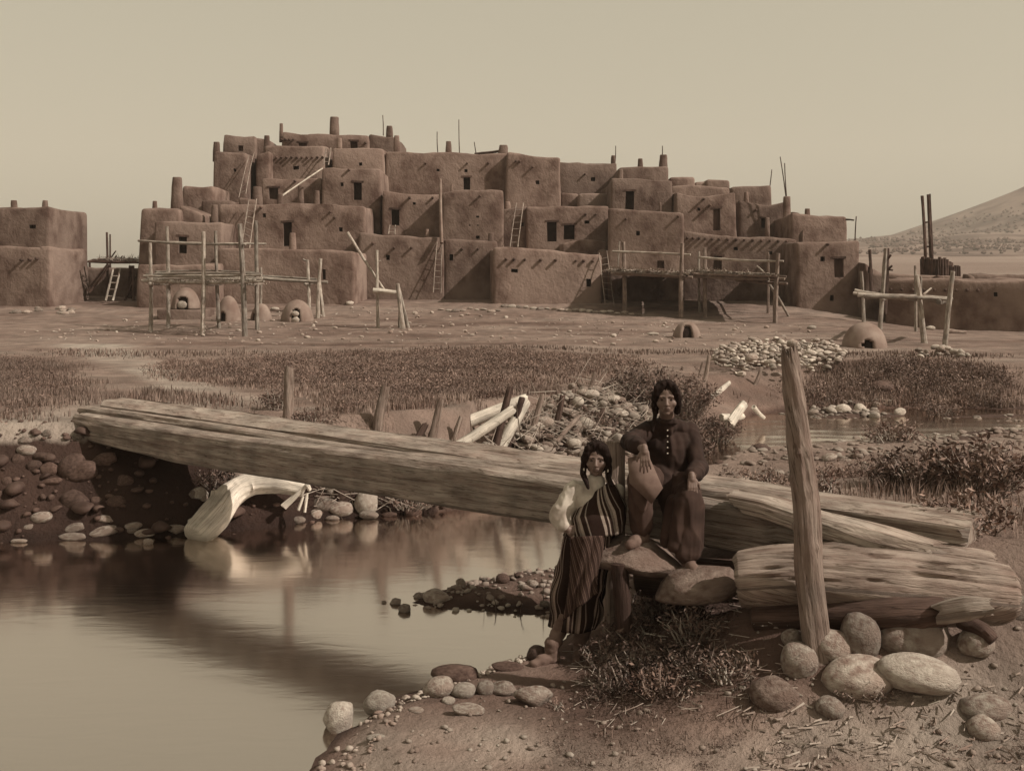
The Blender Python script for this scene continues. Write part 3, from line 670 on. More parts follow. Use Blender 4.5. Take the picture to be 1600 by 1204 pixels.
# brush on the roofs (uncountable)
def brush(name, A, B, depth, n_, par, seed, ln=.5):
    r0 = random.Random(seed); vs_, fs = [], []
    for k in range(n_):
        t_ = r0.random(); p = A.lerp(B, t_) + Vector((0, r0.random() ** 1.5 * depth, r0.uniform(0, .12)))
        d = Vector((r0.gauss(0, .5), r0.gauss(-.7, .5), r0.gauss(-.05, .25))).normalized() * r0.uniform(.4, 1) * ln; s_ = Vector((d.y, -d.x, 0)).normalized() * .025
        i0 = len(vs_); vs_ += [p - s_, p + s_, p + d]; fs.append((i0, i0 + 1, i0 + 2))
    o = obj(name, vs_, fs, MT['twig'], par, smooth=False); o['kind'] = 'stuff'; return o
def V3(a, b, c): return Vector((a, b, c))
def mat_slab(par, a, b_, Yk_, z0):
    n1, n2 = 26, 12; vs_, fs = [], []
    for t_ in (0, 1):
        for j in range(n2 + 1):
            for i in range(n1 + 1):
                p = a.lerp(b_, i / n1); y = p.y + (Yk_ - p.y) * j / n2 + rng.uniform(-.12, .12) * (j == 0); vs_.append(V3(p.x + rng.uniform(-.05, .05), y, p.z + (z0 if t_ else z0 - .10) + rng.uniform(-.04, .05)))
    q = (n1 + 1) * (n2 + 1); w_ = n1 + 1
    for j in range(n2):
        for i in range(n1):
            k = j * w_ + i; fs += [(k + q, k + 1 + q, k + w_ + 1 + q, k + w_ + q), (k, k + w_, k + w_ + 1, k + 1)]
    for i in range(n1): fs += [(i, i + 1, q + i + 1, q + i), (n2 * w_ + i + 1, n2 * w_ + i, q + n2 * w_ + i, q + n2 * w_ + i + 1)]
    for j in range(n2): fs += [((j + 1) * w_, j * w_, q + j * w_, q + (j + 1) * w_), (j * w_ + n1, (j + 1) * w_ + n1, q + (j + 1) * w_ + n1, q + j * w_ + n1)]
    return obj('brush_mat', vs_, fs, MT['twig'], par, smooth=False)

mat_slab(ra, P(957, 424, Yf - .2), P(1078, 430, gs[1].y - .2), 60.3, .10); mat_slab(rb, P(1086, 427, Yf2 - .2), P(1220, 432, gs2[1].y - .2), 60.1, .12)
brush('roof_brush', P(957, 422, Yf - .2), P(1076, 428, gs[1].y - .2), 4.5, 1500, ra, 1, .42)
brush('roof_brush', P(1086, 424, Yf2 - .2), P(1216, 431, gs2[1].y - .2), 4.5, 1500, rb, 2, .42)
brush('deck_brush', P(230, 441, yf - .3), P(400, 443, G_[4].y - .3), 3, 900, rk, 3, .35)

# right rack
rr4 = thing('drying_rack', 'low log platform on crooked posts beside the right-hand oven', 'drying rack', tuple(G(1430, 530)))
gg = []
for (xt, yt, xb, yb, w) in [(1346, 424, 1350, 505, 6), (1384, 388, 1374, 514, 7), (1430, 415, 1431, 517, 4.5), (1433, 430, 1445, 536, 9), (1489, 424, 1476, 541, 8), (1439, 432, 1440, 515, 4)]:
    _, g = post_px(rr4, xt, yt, xb, yb, w, mat='pole'); gg.append(g)
Yr0 = gg[3].y
for a in ((1335, 455, 1378, 462, .11, Yr0 + 4), (1340, 460, 1480, 470, .09, Yr0 + 1), (1350, 463, 1486, 468, .08, Yr0), (1372, 461, 1488, 466, .07, Yr0 + 2), (1333, 458, 1440, 464, .06, Yr0 + 3), (1420, 466, 1470, 470, .1, Yr0 + .5)):
    pole(rr4, 'deck_pole', P(a[0], a[1], a[5]), P(a[2], a[3], a[5] - .3), a[4], 'pole')
pole(rr4, 'cross_beam', P(1466, 471, Yr0 - .4), P(1486, 467, Yr0 + 2), .11); pole(rr4, 'cross_beam', P(1378, 467, Yr0 + .5), P(1388, 463, Yr0 + 5), .09)
pole(rr4, 'branch', P(1443, 460, Yr0), P(1455, 450, Yr0 + .2), .04)
# posts with branches behind it
bp_ = thing('forked_post', 'dark branching dead post standing behind the low log platform', 'post', tuple(P(1384, 470, 52.0)))
pole(bp_, 'post', P(1382, 490, 52), P(1386, 388, 52), .13, 'wood_dark'); pole(bp_, 'branch', P(1384, 424, 52), P(1394, 415, 51.8), .06, 'wood_dark'); pole(bp_, 'branch', P(1384, 410, 52), P(1392, 398, 51.8), .06, 'wood_dark'); pole(bp_, 'branch', P(1386, 421, 52), P(1395, 422, 51.8), .05, 'wood_dark')
bp2 = pole(None, 'post', P(1361, 460, 55), P(1359, 390, 55), .09, 'wood_dark'); tag(bp2, 'thin crooked pole rising behind the right end of the pueblo', 'post')

# kiva stockade and its ladder
kv = thing('stockade', 'round stockade of dark upright stakes behind the right-hand house', 'stockade', (24.5, 62, .6))
c0 = P(1463, 435, 62); rad0 = 21 * 62 / F
for k in range(34):
    an = 2 * math.pi * k / 34; top = rng.uniform(401, 407) + (6 if math.cos(an) > .55 else 0)
    b_ = Vector((c0.x + rad0 * math.cos(an), c0.y + rad0 * math.sin(an), .4)); t_ = Vector((b_.x + rng.uniform(-.05, .05), b_.y, CAMZ - (top - HY) * 62 / F))
    pole(kv, 'stake', b_, t_, .11, 'wood_dark', ns=6, bow=.01)
for k in range(6):
    xx = 1484 + k * 3; pole(kv, 'stake', P(xx, 500, 60), P(xx + rng.uniform(-1, 1), 414 + rng.uniform(0, 3), 60), .09, 'wood_dark', ns=6)
def ladder(label, L0, L1, R0, R1, n_, r=.028, group=None, mat='wood'):
    ld = thing('ladder', label, 'ladder', tuple(L0)); 
    pole(ld, 'rail', L0, L1, r, mat, ns=7, bow=.01); pole(ld, 'rail', R0, R1, r, mat, ns=7, bow=.01)
    for k in range(n_):
        t_ = (k + .7) / (n_ + .8); pole(ld, 'rung', L0.lerp(L1, t_), R0.lerp(R1, t_), r * .6, mat, ns=6, bow=0)
    return ld
ladder('tall dark ladder whose two poles stick up out of the stockade', P(1447, 450, 62.6), P(1441, 306, 62.0), P(1457, 450, 62.6), P(1450, 304, 62.0), 3, .10, mat='wood_dark')
pp = pole(None, 'pole', P(1458, 440, 62.5), P(1453, 303, 62.2), .06, 'wood_dark'); tag(pp, 'thin dark pole close against the right rail of the stockade ladder', 'pole')
ladder('pale ladder leaning on the pueblo between two ground-floor walls left of centre', P(677, 457, 60.2), P(683, 377, 61.1), P(689, 458, 60.2), P(691, 377, 61.1), 8)
ladder('pale ladder standing on the terrace left of the two dark doorways', P(797, 386, 61.5), P(807, 317, 65.3), P(809, 386, 61.5), P(818, 317, 65.3), 6)
ladder('pale ladder leaning into the dark corner left of the ramadas', P(946, 476, 57.2), P(936, 395, 58.3), P(960, 481, 57.2), P(948, 391, 58.3), 8)
ladder('long pale ladder in the steep gap at the upper left of the pueblo', P(373, 309, 66), P(389, 242, 68), P(384, 303, 66), P(397, 238, 68), 6)
ladder('thin ladder leaning behind the big pole rack', P(378, 380, 59.5), P(389, 311, 61.8), P(390, 388, 59.5), P(401, 311, 61.8), 7, .035)
ladder('short ladder between the two highest left terraces', P(505, 258, 68.5), P(510, 231, 69.7), P(513, 258, 68.5), P(517, 231, 69.7), 3, .04)
ladder('stubby ladder before the dark doorway above the centre-left wall', P(607, 366, 62), P(609, 352, 64), P(617, 366, 62), P(618, 352, 64), 2, .04)
dp = pole(None, 'long_pole', P(441, 306, 64), P(504, 263, 65.6), .05, 'wood_pale'); tag(dp, 'long pale pole slanting up across the upper left terraces', 'pole')
dp = pole(None, 'terrace_post', P(690, 380, 60.6), P(688, 280, 62.6), .10, 'adobe_pale'); tag(dp, 'upright pale pole above the ladder left of the centre wall', 'pole')
for i, (xa, ya, xb, yb, Yp, lb) in enumerate([(718, 240, 717, 187, 72, 'tallest thin pole on the long centre roof'), (684, 238, 683, 206, 72, 'thin pole on the centre roof left of the chimney'), (744, 241, 741, 222, 72, 'short pole on the centre roof right of the tallest pole'),
        (599, 212, 598, 180, 76, 'thin pole on the top storey beside its chimneys'), (961, 256, 962, 228, 75, 'thin pole beside the small chimney right of the recess'), (1203, 292, 1206, 265, 73, 'leaning pole on the right-hand upper roof'),
        (1228, 308, 1219, 245, 67.4, 'long thin pole leaning left out of the right pilaster'), (1229, 308, 1226, 255, 67.5, 'thin pole close to the long leaning pole on the right pilaster'), (1336, 376, 1338, 338, 60, 'upright pole at the right end of the pueblo roof'),
        (1035, 242, 1035, 228, 71.5, 'wisp of a pole above the dark right chimney')]):
    q = pole(None, 'pole', P(xa, ya, Yp), P(xb, yb, Yp), .035, 'wood_dark', ns=6); tag(q, lb, 'pole')
q = pole(None, 'roof_log', P(742, 241, 72.5), P(782, 236, 72), .10, 'wood_dark'); tag(q, 'dark log lying on the centre roof against the squat chimney', 'log')
q = pole(None, 'roof_log', P(1322, 343, 62), P(1334, 344, 61), .05, 'wood_dark'); tag(q, 'stick poking out sideways at the right end of the pueblo', 'stick')

# ramada between the left house and the pueblo
rl = thing('ramada', 'dark pole scaffold with brush roof between the left house and the pueblo', 'ramada', tuple(G(170, 470)))
for (xt, yt, xb, yb, w) in [(167, 363, 167, 464, 4), (172, 366, 172, 462, 3), (204, 415, 203, 466, 6), (140, 410, 142, 462, 4), (208, 415, 209, 470, 5)]: post_px(rl, xt, yt, xb, yb, w, mat='wood_dark')
deck(rl, P(132, 409, 60), P(214, 411, 60), P(150, 406, 64), P(214, 407, 64), 8, .07, 'roof_pole', 'wood_dark')
for a in [(136, 455, 168, 413), (140, 457, 172, 414), (195, 470, 212, 430)]: pole(rl, 'brace', P(a[0], a[1], 60.5), P(a[2], a[3], 60.6), .07, 'wood_dark')
for a in [(172, 405, 181, 392), (176, 410, 182, 399), (186, 408, 191, 400)]: pole(rl, 'stick', P(a[0], a[1], 61), P(a[2], a[3], 60.6), .04, 'wood_dark')
brush('roof_brush', P(152, 404, 60), P(212, 407, 60), 4, 500, rl, 5, .5)
ladder('pale ladder leaning against the dark scaffold at the left', P(165, 470, 58.8), P(177, 420, 60), P(176, 470, 58.8), P(188, 420, 60), 4, .06, mat='pole')

# ------------------------------------------------------------------ beehive ovens
def oven(label, x0, x1, yt, yb, ox, ow, oh, zoff=0.0, face=0.0, block_=None):
    g = G((x0 + x1) / 2, 499 if block_ else yb - 2); Yc = g.y + (x1 - x0) / 2 * g.y / F
    Rr = (x1 - x0) / 2 * Yc / F; zb_ = g.z - .05; 
    top = CAMZ - (yt - HY) * Yc / F
    if block_: zb_ = CAMZ - (block_[2] - HY) * g.y / F
    H = top - zb_
    r_ = thing('beehive_oven', label, 'oven', (g.x, Yc, g.z))
    c = Vector((((x0 + x1) / 2 - CX) * Yc / F, Yc, zb_)); nu_, nv2 = 44, 22; S = rng.random() * 60
    # opening direction towards the camera, turned by ox
    ocx = (ox - CX) * (Yc - Rr) / F; oa = math.atan2(-Rr, (ocx - c.x)) if True else 0
    hw = ow / 2 * Yc / F; hh = oh * Yc / F
    vs_, fs = [], []
    def pt(a, t_, k=1.0):
        el = t_ * math.pi / 2; rad = Rr * (math.cos(el) ** .98) * k; z_ = H * math.sin(el) ** 1.02 * k
        nzv = 1 + .05 * float(vn(np.array([math.cos(a) * 1.2 + S]), np.array([math.sin(a) * 1.2]), t_ * 1.5, 2)[0])
        return Vector((c.x + rad * nzv * math.cos(a), c.y + rad * nzv * math.sin(a), c.z + z_))
    for j in range(nv2 + 1):
        for i in range(nu_): vs_.append(pt(oa + 2 * math.pi * (i - .0) / nu_, j / nv2 if j < nv2 else .999))
    # widen columns near the opening so that it is an arch
    hole = set()
    for j in range(nv2):
        for i in range(nu_):
            m_ = (vs_[j * nu_ + i] + vs_[(j + 1) * nu_ + (i + 1) % nu_]) / 2
            d = (m_ - Vector((c.x, c.y, m_.z))); t1 = Vector((-math.sin(oa), math.cos(oa), 0)); fw = Vector((math.cos(oa), math.sin(oa), 0))
            lat = d.dot(t1); h_ = m_.z - zb_
            if d.dot(fw) > 0 and h_ < hh and abs(lat) < hw * (1 if h_ < hh * .55 else math.sqrt(max(0, 1 - ((h_ - hh * .55) / (hh * .48)) ** 2))): hole.add((i, j))
    for j in range(nv2):
        for i in range(nu_):
            if (i, j) in hole: continue
            b_ = (i + 1) % nu_; fs.append((j * nu_ + i, j * nu_ + b_, (j + 1) * nu_ + b_, (j + 1) * nu_ + i))
    shell = obj('dome', vs_, fs, MT['adobe_pale'], r_)
    m2 = shell.modifiers.new('thick', 'SOLIDIFY'); m2.thickness = .14; m2.offset = -1
    inner = [c + Vector((math.cos(2 * math.pi * a / 20) * Rr * .8 * s_, math.sin(2 * math.pi * a / 20) * Rr * .8 * s_, H * .78 * t_)) for s_, t_ in ((1, 0), (.9, .5), (.5, .9), (.05, 1)) for a in range(20)]
    f2 = [(k * 20 + a, k * 20 + (a + 1) % 20, (k + 1) * 20 + (a + 1) % 20, (k + 1) * 20 + a) for k in range(3) for a in range(20)]
    obj('dark_lining', inner, f2, MT['dark'], r_)  # near-black inner shell seen through the mouth
    if block_:
        block(r_, block_[0], block_[1], block_[2], block_[2] + 1, g.y - .1, 2.3, zb=g.z - .3, r=.08, amp=.04, name='oven_base', mat='adobe', batter=0)
    return r_, c, Rr, oa, zb_
oven('smaller beehive oven right of centre with an open dark mouth', 1051, 1096, 502, 531, 1074, 18, 22)
oven('large pale beehive oven with an open dark mouth beside the right-hand platform', 1316, 1386, 503, 547, 1356, 15, 18)
def mouth_stone(px, py, w, h, Y, lb):
    s_ = rock('mouth_stone', P(px, py, Y), (w / 2 * Y / F, .12, h / 2 * Y / F), 3, 'stone_pale'); tag(s_, lb, 'stone')

# ------------------------------------------------------------------ stones
MT['log_wood'] = wood('cracked_log_wood', 0.17, 0.30, .1, 1.0)
MT['wood_black'] = wood('near_black_wood', .03, .06)  # very dark wood for the stump
MT['slab'] = M('dark_rock', sep(.12), sep(.26), 3.5, .9, .9, 7, c3=sep(.17), bdist=.04, detail=10)
ROCKS = {}
def rock_mesh(var, sub, angular):
    bm = bmesh.new(); bmesh.ops.create_icosphere(bm, subdivisions=sub, radius=1)
    r0 = random.Random(var * 7 + 3); 
    pl = [(Vector((r0.gauss(0, 1), r0.gauss(0, 1), r0.gauss(0, 1))).normalized(), r0.uniform(.62, .92) if angular else r0.uniform(.8, .98)) for _ in range(11 if angular else 6)]
    co = np.array([v.co[:] for v in bm.verts]); nz_ = vn(co[:, 0] * .9 + var * 3.1, co[:, 1] * .9, co[:, 2] * .9, 2, var); n2 = vn(co[:, 0] * 3.5 + var, co[:, 1] * 3.5, co[:, 2] * 3.5, 3, var + 5)
    for v, a, b_ in zip(bm.verts, nz_, n2):
        p = v.co.copy() * (1 + .26 * float(a))
        for nrm, dd in pl:
            ex = p.dot(nrm) - dd
            if ex > 0: p -= nrm * ex * (.9 if angular else .7)
        v.co = p * (1 + .035 * float(b_))
    me = bpy.data.meshes.new('stone_shape'); bm.to_mesh(me); bm.free()
    me.polygons.foreach_set('use_smooth', [True] * len(me.polygons)); return me
def rock(name, c, half, var=None, mat='stone', rot=0.0, tilt=0.0, sub=3, angular=False, rotx=0.0):
    var = rng.randint(0, 11) if var is None else var
    key = (var, sub, angular, mat)
    if key not in ROCKS:
        me = rock_mesh(var, sub, angular); me.materials.append(MT[mat]); ROCKS[key] = me
    o = bpy.data.objects.new(name, ROCKS[key]); SC.collection.objects.link(o)
    o.location = c; o.scale = half; o.rotation_euler = (rotx, tilt, rot); BASE[o.name] = Vector(c); return o
def stone_px(x0, x1, y0, y1, label=None, mat='stone', group=None, tilt=0.0, var=None, angular=False, dk=.5, sub=3, sink=.12, thick=1.0, Yov=None, dY=0.0):
    """a stone filling the pixel box, resting on the ground"""
    w = x1 - x0; g = G((x0 + x1) / 2, y1 - (y1 - y0) * .06)
    Yg = (g.y if Yov is None else Yov) + dY
    hw = w / 2 * Yg / F; hz = (y1 - y0) / 2 * Yg / F; hy = min(hw, hz * 1.6) * .9 * thick
    Yc = Yg + hy * .55
    c = P((x0 + x1) / 2, (y0 + y1) / 2, Yc)
    k = 1.07
    o = rock('stone', c, (hw * k, hy * k, hz * k * (1 + sink * .3)), var, mat, 0, tilt, sub, angular)
    if label: tag(o, label, 'stone', group)
    return o
for a in [('domed oven at the far left raised on a low adobe bench', 268, 313, 449, 484, 284, 18, 20, dict(block_=(247, 313, 483))), ('squat oven half hidden behind the big pole rack', 338, 376, 462, 504, 346, 9, 16, {}),
          ('pale streaked oven between the posts at the right of the big rack', 392, 425, 474, 503, 388, 10, 14, {}), ('domed oven right of the big rack with two stones in its mouth', 439, 490, 468, 505, 462, 16, 22, {})]:
    rr_ = oven(*a[:8], **a[8])
    if 'bench' in a[0]: q = rock('stone', P(284, 476, rr_[1].y - rr_[2] * .85), (.24, .1, .17), 3, 'stone_pale'); tag(q, 'pale square stone closing the mouth of the far left oven', 'stone')
    if 'two stones' in a[0]:
        for k, yy in enumerate((478, 488, 497)[1:]):
            q = rock('stone', P(462, yy + 2, rr_[1].y - rr_[2] * .9), (.17, .1, .14), 4 + k, 'stone_pale'); tag(q, ('upper' if k == 0 else 'lower') + ' of the two stones in the mouth of the oven right of the rack', 'stone')

# -- foreground boulders on the right
for a in [(1219, 1277, 1007, 1058, 'rounded boulder at the foot of the tall post, lowest on its left', {}), (1222, 1254, 984, 1014, 'small stone wedged just left of the tall post', {}), (1272, 1332, 988, 1034, 'smooth stone touching the right side of the tall post', {'tilt': .3}),
          (1312, 1374, 962, 1027, 'upright heart-shaped boulder under the lower log', {'Yov': 7.15}), (1364, 1481, 958, 1032, 'largest boulder under the big log, its right end sunlit', {'Yov': 7.2}), (1380, 1497, 1025, 1078, 'long pale sunlit boulder below the largest boulder', {'tilt': .12, 'mat': 'stone_pale', 'dY': -.12}),
          (1282, 1400, 1030, 1094, 'broad flat-topped boulder with a weed in front', {}), (1500, 1551, 980, 1026, 'rounded stone near the right edge, half in shade', {'Yov': 7.1}), (1277, 1320, 1088, 1122, 'small pale stone lowest in front of the boulders', {}),
          (1504, 1582, 1086, 1128, 'pale knobbly boulder in the lower right corner', {}), (1513, 1560, 1122, 1156, 'low pale stone just below the corner boulder', {}), (1173, 1246, 1064, 1110, 'earth-covered boulder left of the heap, in shade', {'mat': 'slab'}),
          (1550, 1590, 985, 1012, 'small stone at the right edge above the corner boulder', {'Yov': 7.3}), (1478, 1512, 975, 1003, 'dark stone wedged under the big log near its right end', {'mat': 'stone_dark', 'Yov': 7.3}), (1560, 1612, 930, 975, 'rounded stone at the right edge beside the log end', {'Yov': 7.35})]:
    stone_px(*a[:4], a[4], dk=.5, **a[5])
# -- stones along the near waterline
for a in [(504, 558, 1098, 1146, 'white angular stone at the waterline, leftmost of the row', {'mat': 'stone_pale', 'angular': True}), (569, 617, 1083, 1115, 'smooth pale egg-shaped stone second from the left of the row', {'tilt': -.35, 'mat': 'stone_pale'}), (660, 712, 1060, 1091, 'pale blocky stone left of the tight group of stones', {'tilt': -.2}),
          (707, 744, 1067, 1090, 'oval pale stone in the middle of the waterline row', {'tilt': -.2, 'mat': 'stone_pale'}), (745, 772, 1064, 1087, 'rounded stone leaning on its darker neighbour in the waterline row', {}), (766, 807, 1064, 1087, 'wide low stone with dark blotches in the waterline row', {'angular': True}),
          (805, 866, 1072, 1104, 'rightmost block-shaped stone of the waterline row', {'angular': True}), (675, 743, 1040, 1068, 'dark rounded stone behind the waterline row', {'mat': 'stone_dark'}), (690, 710, 1088, 1100, 'small pale stone lying in front of the waterline row', {'mat': 'stone_pale'}),
          (706, 757, 1099, 1118, 'flat buried slab in front of the waterline row', {'angular': True}), (825, 854, 1008, 1034, 'dark round stone in the water behind the standing person', {'mat': 'stone_dark'}), (574, 604, 1147, 1158, 'small pale stone at the bottom edge', {'mat': 'stone_pale'}),
          (640, 662, 1104, 1114, 'small half-buried pebble in the lit soil', {}), (768, 818, 1034, 1050, 'flat dark slab at the tip of the standing person\'s foot', {'mat': 'stone_dark', 'angular': True})]:
    stone_px(*a[:4], a[4], **a[5])
# -- left bank and waterline stones
SB = [(85, 150, 500, 535), (85, 165, 545, 590), (55, 115, 590, 640), (170, 268, 573, 630), (125, 195, 615, 660), (195, 280, 630, 690), (275, 405, 590, 700), (320, 480, 625, 720), (440, 570, 585, 640), (185, 300, 695, 745), (300, 430, 765, 850), (520, 600, 790, 840),
      (465, 550, 880, 912), (312, 410, 920, 960), (430, 575, 935, 978), (285, 420, 965, 998), (570, 680, 920, 950), (600, 655, 940, 965), (640, 740, 948, 985), (688, 735, 993, 1018), (795, 900, 925, 965), (150, 240, 866, 912), (60, 130, 990, 1010), (110, 165, 925, 945), (355, 400, 480, 510), (205, 245, 470, 500), (10, 60, 700, 740), (-60, 20, 760, 800), (560, 640, 690, 740), (430, 520, 795, 830)]
for k, (a, b_, c, d_) in enumerate(SB):
    x0, x1, y0, y1 = a / 3.077, b_ / 3.077, 520 + c / 3.077, 520 + d_ / 3.077
    mat = 'stone_dark' if (y0 > 700 and y0 < 800) else 'stone'  # bank stones take the darker material, shade put into their colour
    lb = {3: 'pale rounded stone high on the shaded left bank', 6: 'slanting long stone on the left bank', 7: 'longest flat stone on the left bank under the log ends', 8: 'smooth stone just above the longest flat stone', 10: 'big rounded stone low on the left bank', 14: 'widest flat stone at the left waterline', 20: 'stone at the water beside the driftwood stump', 18: 'pointed pale stone at the left waterline', 15: 'low stone nearest us at the left waterline'}.get(k)
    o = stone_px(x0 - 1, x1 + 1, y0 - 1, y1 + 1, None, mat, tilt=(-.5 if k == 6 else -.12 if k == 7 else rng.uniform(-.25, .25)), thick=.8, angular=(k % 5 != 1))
    if lb: tag(o, lb, 'stone')
    else: tag(o, 'rounded river stone embedded in the shaded left bank or its waterline', 'stone', 'stones of the left bank')
# -- stones under and behind the bridge on the far bank
S2 = [(360, 395, 735, 760, 0), (505, 540, 752, 780, 1), (486, 528, 778, 800, 0), (455, 478, 806, 818, 0), (483, 502, 795, 812, 0), (515, 552, 785, 806, 0), (555, 590, 765, 806, 1), (563, 592, 797, 812, 0), (520, 548, 755, 790, 2), (548, 585, 752, 778, 2), (510, 530, 805, 813, 0), (596, 622, 800, 808, 2), (300, 325, 762, 782, 1), (295, 310, 765, 780, 0), (312, 326, 772, 786, 0), (630, 660, 795, 806, 2)]
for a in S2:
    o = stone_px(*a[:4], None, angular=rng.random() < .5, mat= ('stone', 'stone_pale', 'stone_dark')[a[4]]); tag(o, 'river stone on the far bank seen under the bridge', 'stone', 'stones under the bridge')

def scatter_stones(poly, n_, s0, s1, name, label, group, mats=('stone',), stuff=False, sub=2, seed=0, flat=.65, zoff=0.0, ang=.4, minz=-.05, maxz=9):
    r0 = random.Random(seed); pl = np.array(poly); out = 0; VV, FF = [], []; tries = 0
    x0, y0 = pl.min(0); x1, y1 = pl.max(0)
    while out < n_ and tries < n_ * 20:
        tries += 1
        x, y = r0.uniform(x0, x1), r0.uniform(y0, y1)
        if pdist(pl, np.array([x]), np.array([y]))[0] > 0: continue
        s_ = s0 + (s1 - s0) * r0.random() ** 2; z = g1(x, y)
        if z < minz or z > maxz: continue
        zo = zoff(x, y, r0) if callable(zoff) else zoff
        c = Vector((x, y, max(z, -.03) + s_ * flat * .45 + zo)); h = (s_ * r0.uniform(.8, 1.3), s_ * r0.uniform(.7, 1.1), s_ * flat * r0.uniform(.7, 1.1))
        m_ = r0.choice(mats)
        if not stuff:
            o = rock(name, c, h, r0.randint(0, 11), m_, r0.uniform(0, 6.28), r0.uniform(-.35, .35), sub, r0.random() < ang, r0.uniform(-.3, .3)); tag(o, label, 'stone', group)
        else:
            pass
            bm = bmesh.new(); bmesh.ops.create_icosphere(bm, subdivisions=(2 if s1 > .06 else 1), radius=1); ra_ = Vector((r0.gauss(0, 1), r0.gauss(0, 1), r0.gauss(0, 1))).normalized(); rb_ = Vector((r0.gauss(0, 1), r0.gauss(0, 1), r0.gauss(0, 1))).normalized()
            rot = Matrix.Rotation(r0.uniform(0, 6.28), 3, 'Z') @ Matrix.Rotation(r0.uniform(-.4, .4), 3, 'X'); i0 = len(VV)
            for v in bm.verts:
                p = v.co * (1 + r0.uniform(-.05, .05)); p = p - ra_ * max(0, p.dot(ra_) - .6) - rb_ * max(0, p.dot(rb_) - .55); p = rot @ Vector((p.x * h[0], p.y * h[1], p.z * h[2])); VV.append(tuple(c + p))
            for f in bm.faces: FF.append(tuple(i0 + v.index for v in f.verts))
            bm.free()
        out += 1
    if stuff:
        o = obj(name, VV, FF, MT[mats[0]]); o['kind'] = 'stuff'; return o
ppoly = lambda pts: [tuple(G(a, b_)[:2]) for a, b_ in pts]
# rubble dam behind the bridge
def damz(x, y, r0): return r0.random() * .30
DAM = [(-.6, 15.0), (.8, 15.9), (1.7, 17.0), (2.7, 18.4), (2.6, 20.2), (1.9, 20.4), (1.2, 19.4), (.3, 17.4), (-.35, 15.9)]
scatter_stones(DAM, 72, .09, .165, 'stone', 'rounded stone in the rubble dam between the leaning stakes', 'stones of the rubble dam', ('stone', 'stone', 'stone_pale'), zoff=damz, seed=1)
scatter_stones(DAM, 520, .04, .105, 'dam_rubble', None, None, ('stone',), stuff=True, zoff=damz, seed=2)
HEAP = ppoly([(1112, 556), (1150, 545), (1215, 539), (1300, 545), (1322, 560), (1310, 582), (1230, 600), (1150, 592), (1118, 578)])
scatter_stones(HEAP, 32, .12, .20, 'stone', 'pale stone in the wide rubble spread before the ovens', 'stones of the rubble spread', ('stone', 'stone', 'stone_pale'), zoff=lambda x, y, r: r.random() * .3, seed=3)
scatter_stones(HEAP, 420, .05, .13, 'rubble_spread', None, None, ('stone',), stuff=True, zoff=lambda x, y, r: r.random() * .25, seed=44)
scatter_stones(HEAP, 420, .05, .13, 'rubble_spread', None, None, ('stone_pale',), stuff=True, zoff=lambda x, y, r: r.random() * .25, seed=4)
gh = G(1487, 560)
scatter_stones([(gh.x + .8 * math.cos(a), gh.y + .9 + .8 * math.sin(a)) for a in np.linspace(0, 6.28, 12)[:-1]], 30, .09, .17, 'stone', 'stone piled in the small cairn beside the low log platform', 'stones of the cairn', ('stone', 'stone_pale'),
    zoff=lambda x, y, r: r.random() * max(0, .48 - .55 * math.hypot(x - gh.x, y - gh.y - .9)), seed=5)
# river stones upstream
UP = ppoly([(1190, 652), (1280, 622), (1380, 622), (1420, 640), (1400, 660), (1200, 668)])
scatter_stones(UP, 16, .08, .20, 'stone', 'stone on the far edge of the stream', 'stones at the far edge of the stream', ('stone', 'stone_pale'), seed=6)
UP2 = ppoly([(1110, 665), (1200, 660), (1600, 650), (1600, 735), (1350, 752), (1120, 745)])
scatter_stones(UP2, 26, .06, .19, 'stone', 'wet stone breaking the surface of the shallow stream', 'stones in the stream', ('stone', 'stone_dark'), seed=7, flat=.5)
# kerb of stones below the pueblo, stones by the left house
KB = []
for x in np.arange(690, 1000, 11.0):
    yy = 486 + (x - 800) * .004 + rng.uniform(-2, 2) if x < 780 else 480 + (x - 780) * .055 + rng.uniform(-1, 1.2)
    KB.append((x, yy))
for i, (x, y) in enumerate(KB):
    g = G(x, y); s_ = rng.uniform(.12, .26); q = rock('stone', g + Vector((0, 0, .04)), (s_, s_ * .7, s_ * .45), None, rng.choice(['stone', 'stone_pale']), rng.uniform(-.3, .3), 0, 2, True); tag(q, 'flat stone of the line edging the slope below the pueblo', 'stone', 'kerb stones below the pueblo')
for i in range(15):
    x = rng.uniform(18, 122); y = 452 + (x - 18) * .10 + rng.uniform(-3, 12); g = G(x, y); s_ = rng.uniform(.12, .3)
    g = P(x, 460, rng.uniform(54.6, 56.5)); g.z = g1(g.x, g.y)
    q = rock('stone', g + Vector((0, 0, .03)), (s_, s_ * .8, s_ * .5), None, 'stone', 0, 0, 2, True); tag(q, 'stone heaped along the foot of the left-hand house', 'stone', 'stones at the foot of the left house')
PLZ = ppoly([(30, 520), (240, 490), (620, 480), (1000, 500), (1250, 505), (1300, 540), (1000, 545), (500, 540), (60, 535)])
scatter_stones(PLZ, 260, .04, .13, 'plaza_pebbles', None, None, ('stone',), stuff=True, seed=8)
for (xa, xb, ya, yb, lb) in [(1012, 1030, 519, 524, 'flat stone beside the smaller beehive oven'), (1262, 1275, 508, 515, 'pale stone on the ground below the right end of the pueblo'), (1447, 1462, 509, 516, 'stone between the posts of the low log platform'), (423, 436, 480, 485, 'pale stone before the wall right of the big rack'),
                             (540, 552, 470, 477, 'pale stone near the lit wall corner'), (1355, 1400, 596, 618, 'dark stump-like rock in the grass beyond the stream')]:
    stone_px(xa, xb, ya, yb, lb, 'stone_dark' if 'dark' in lb else 'stone_pale', sub=2)
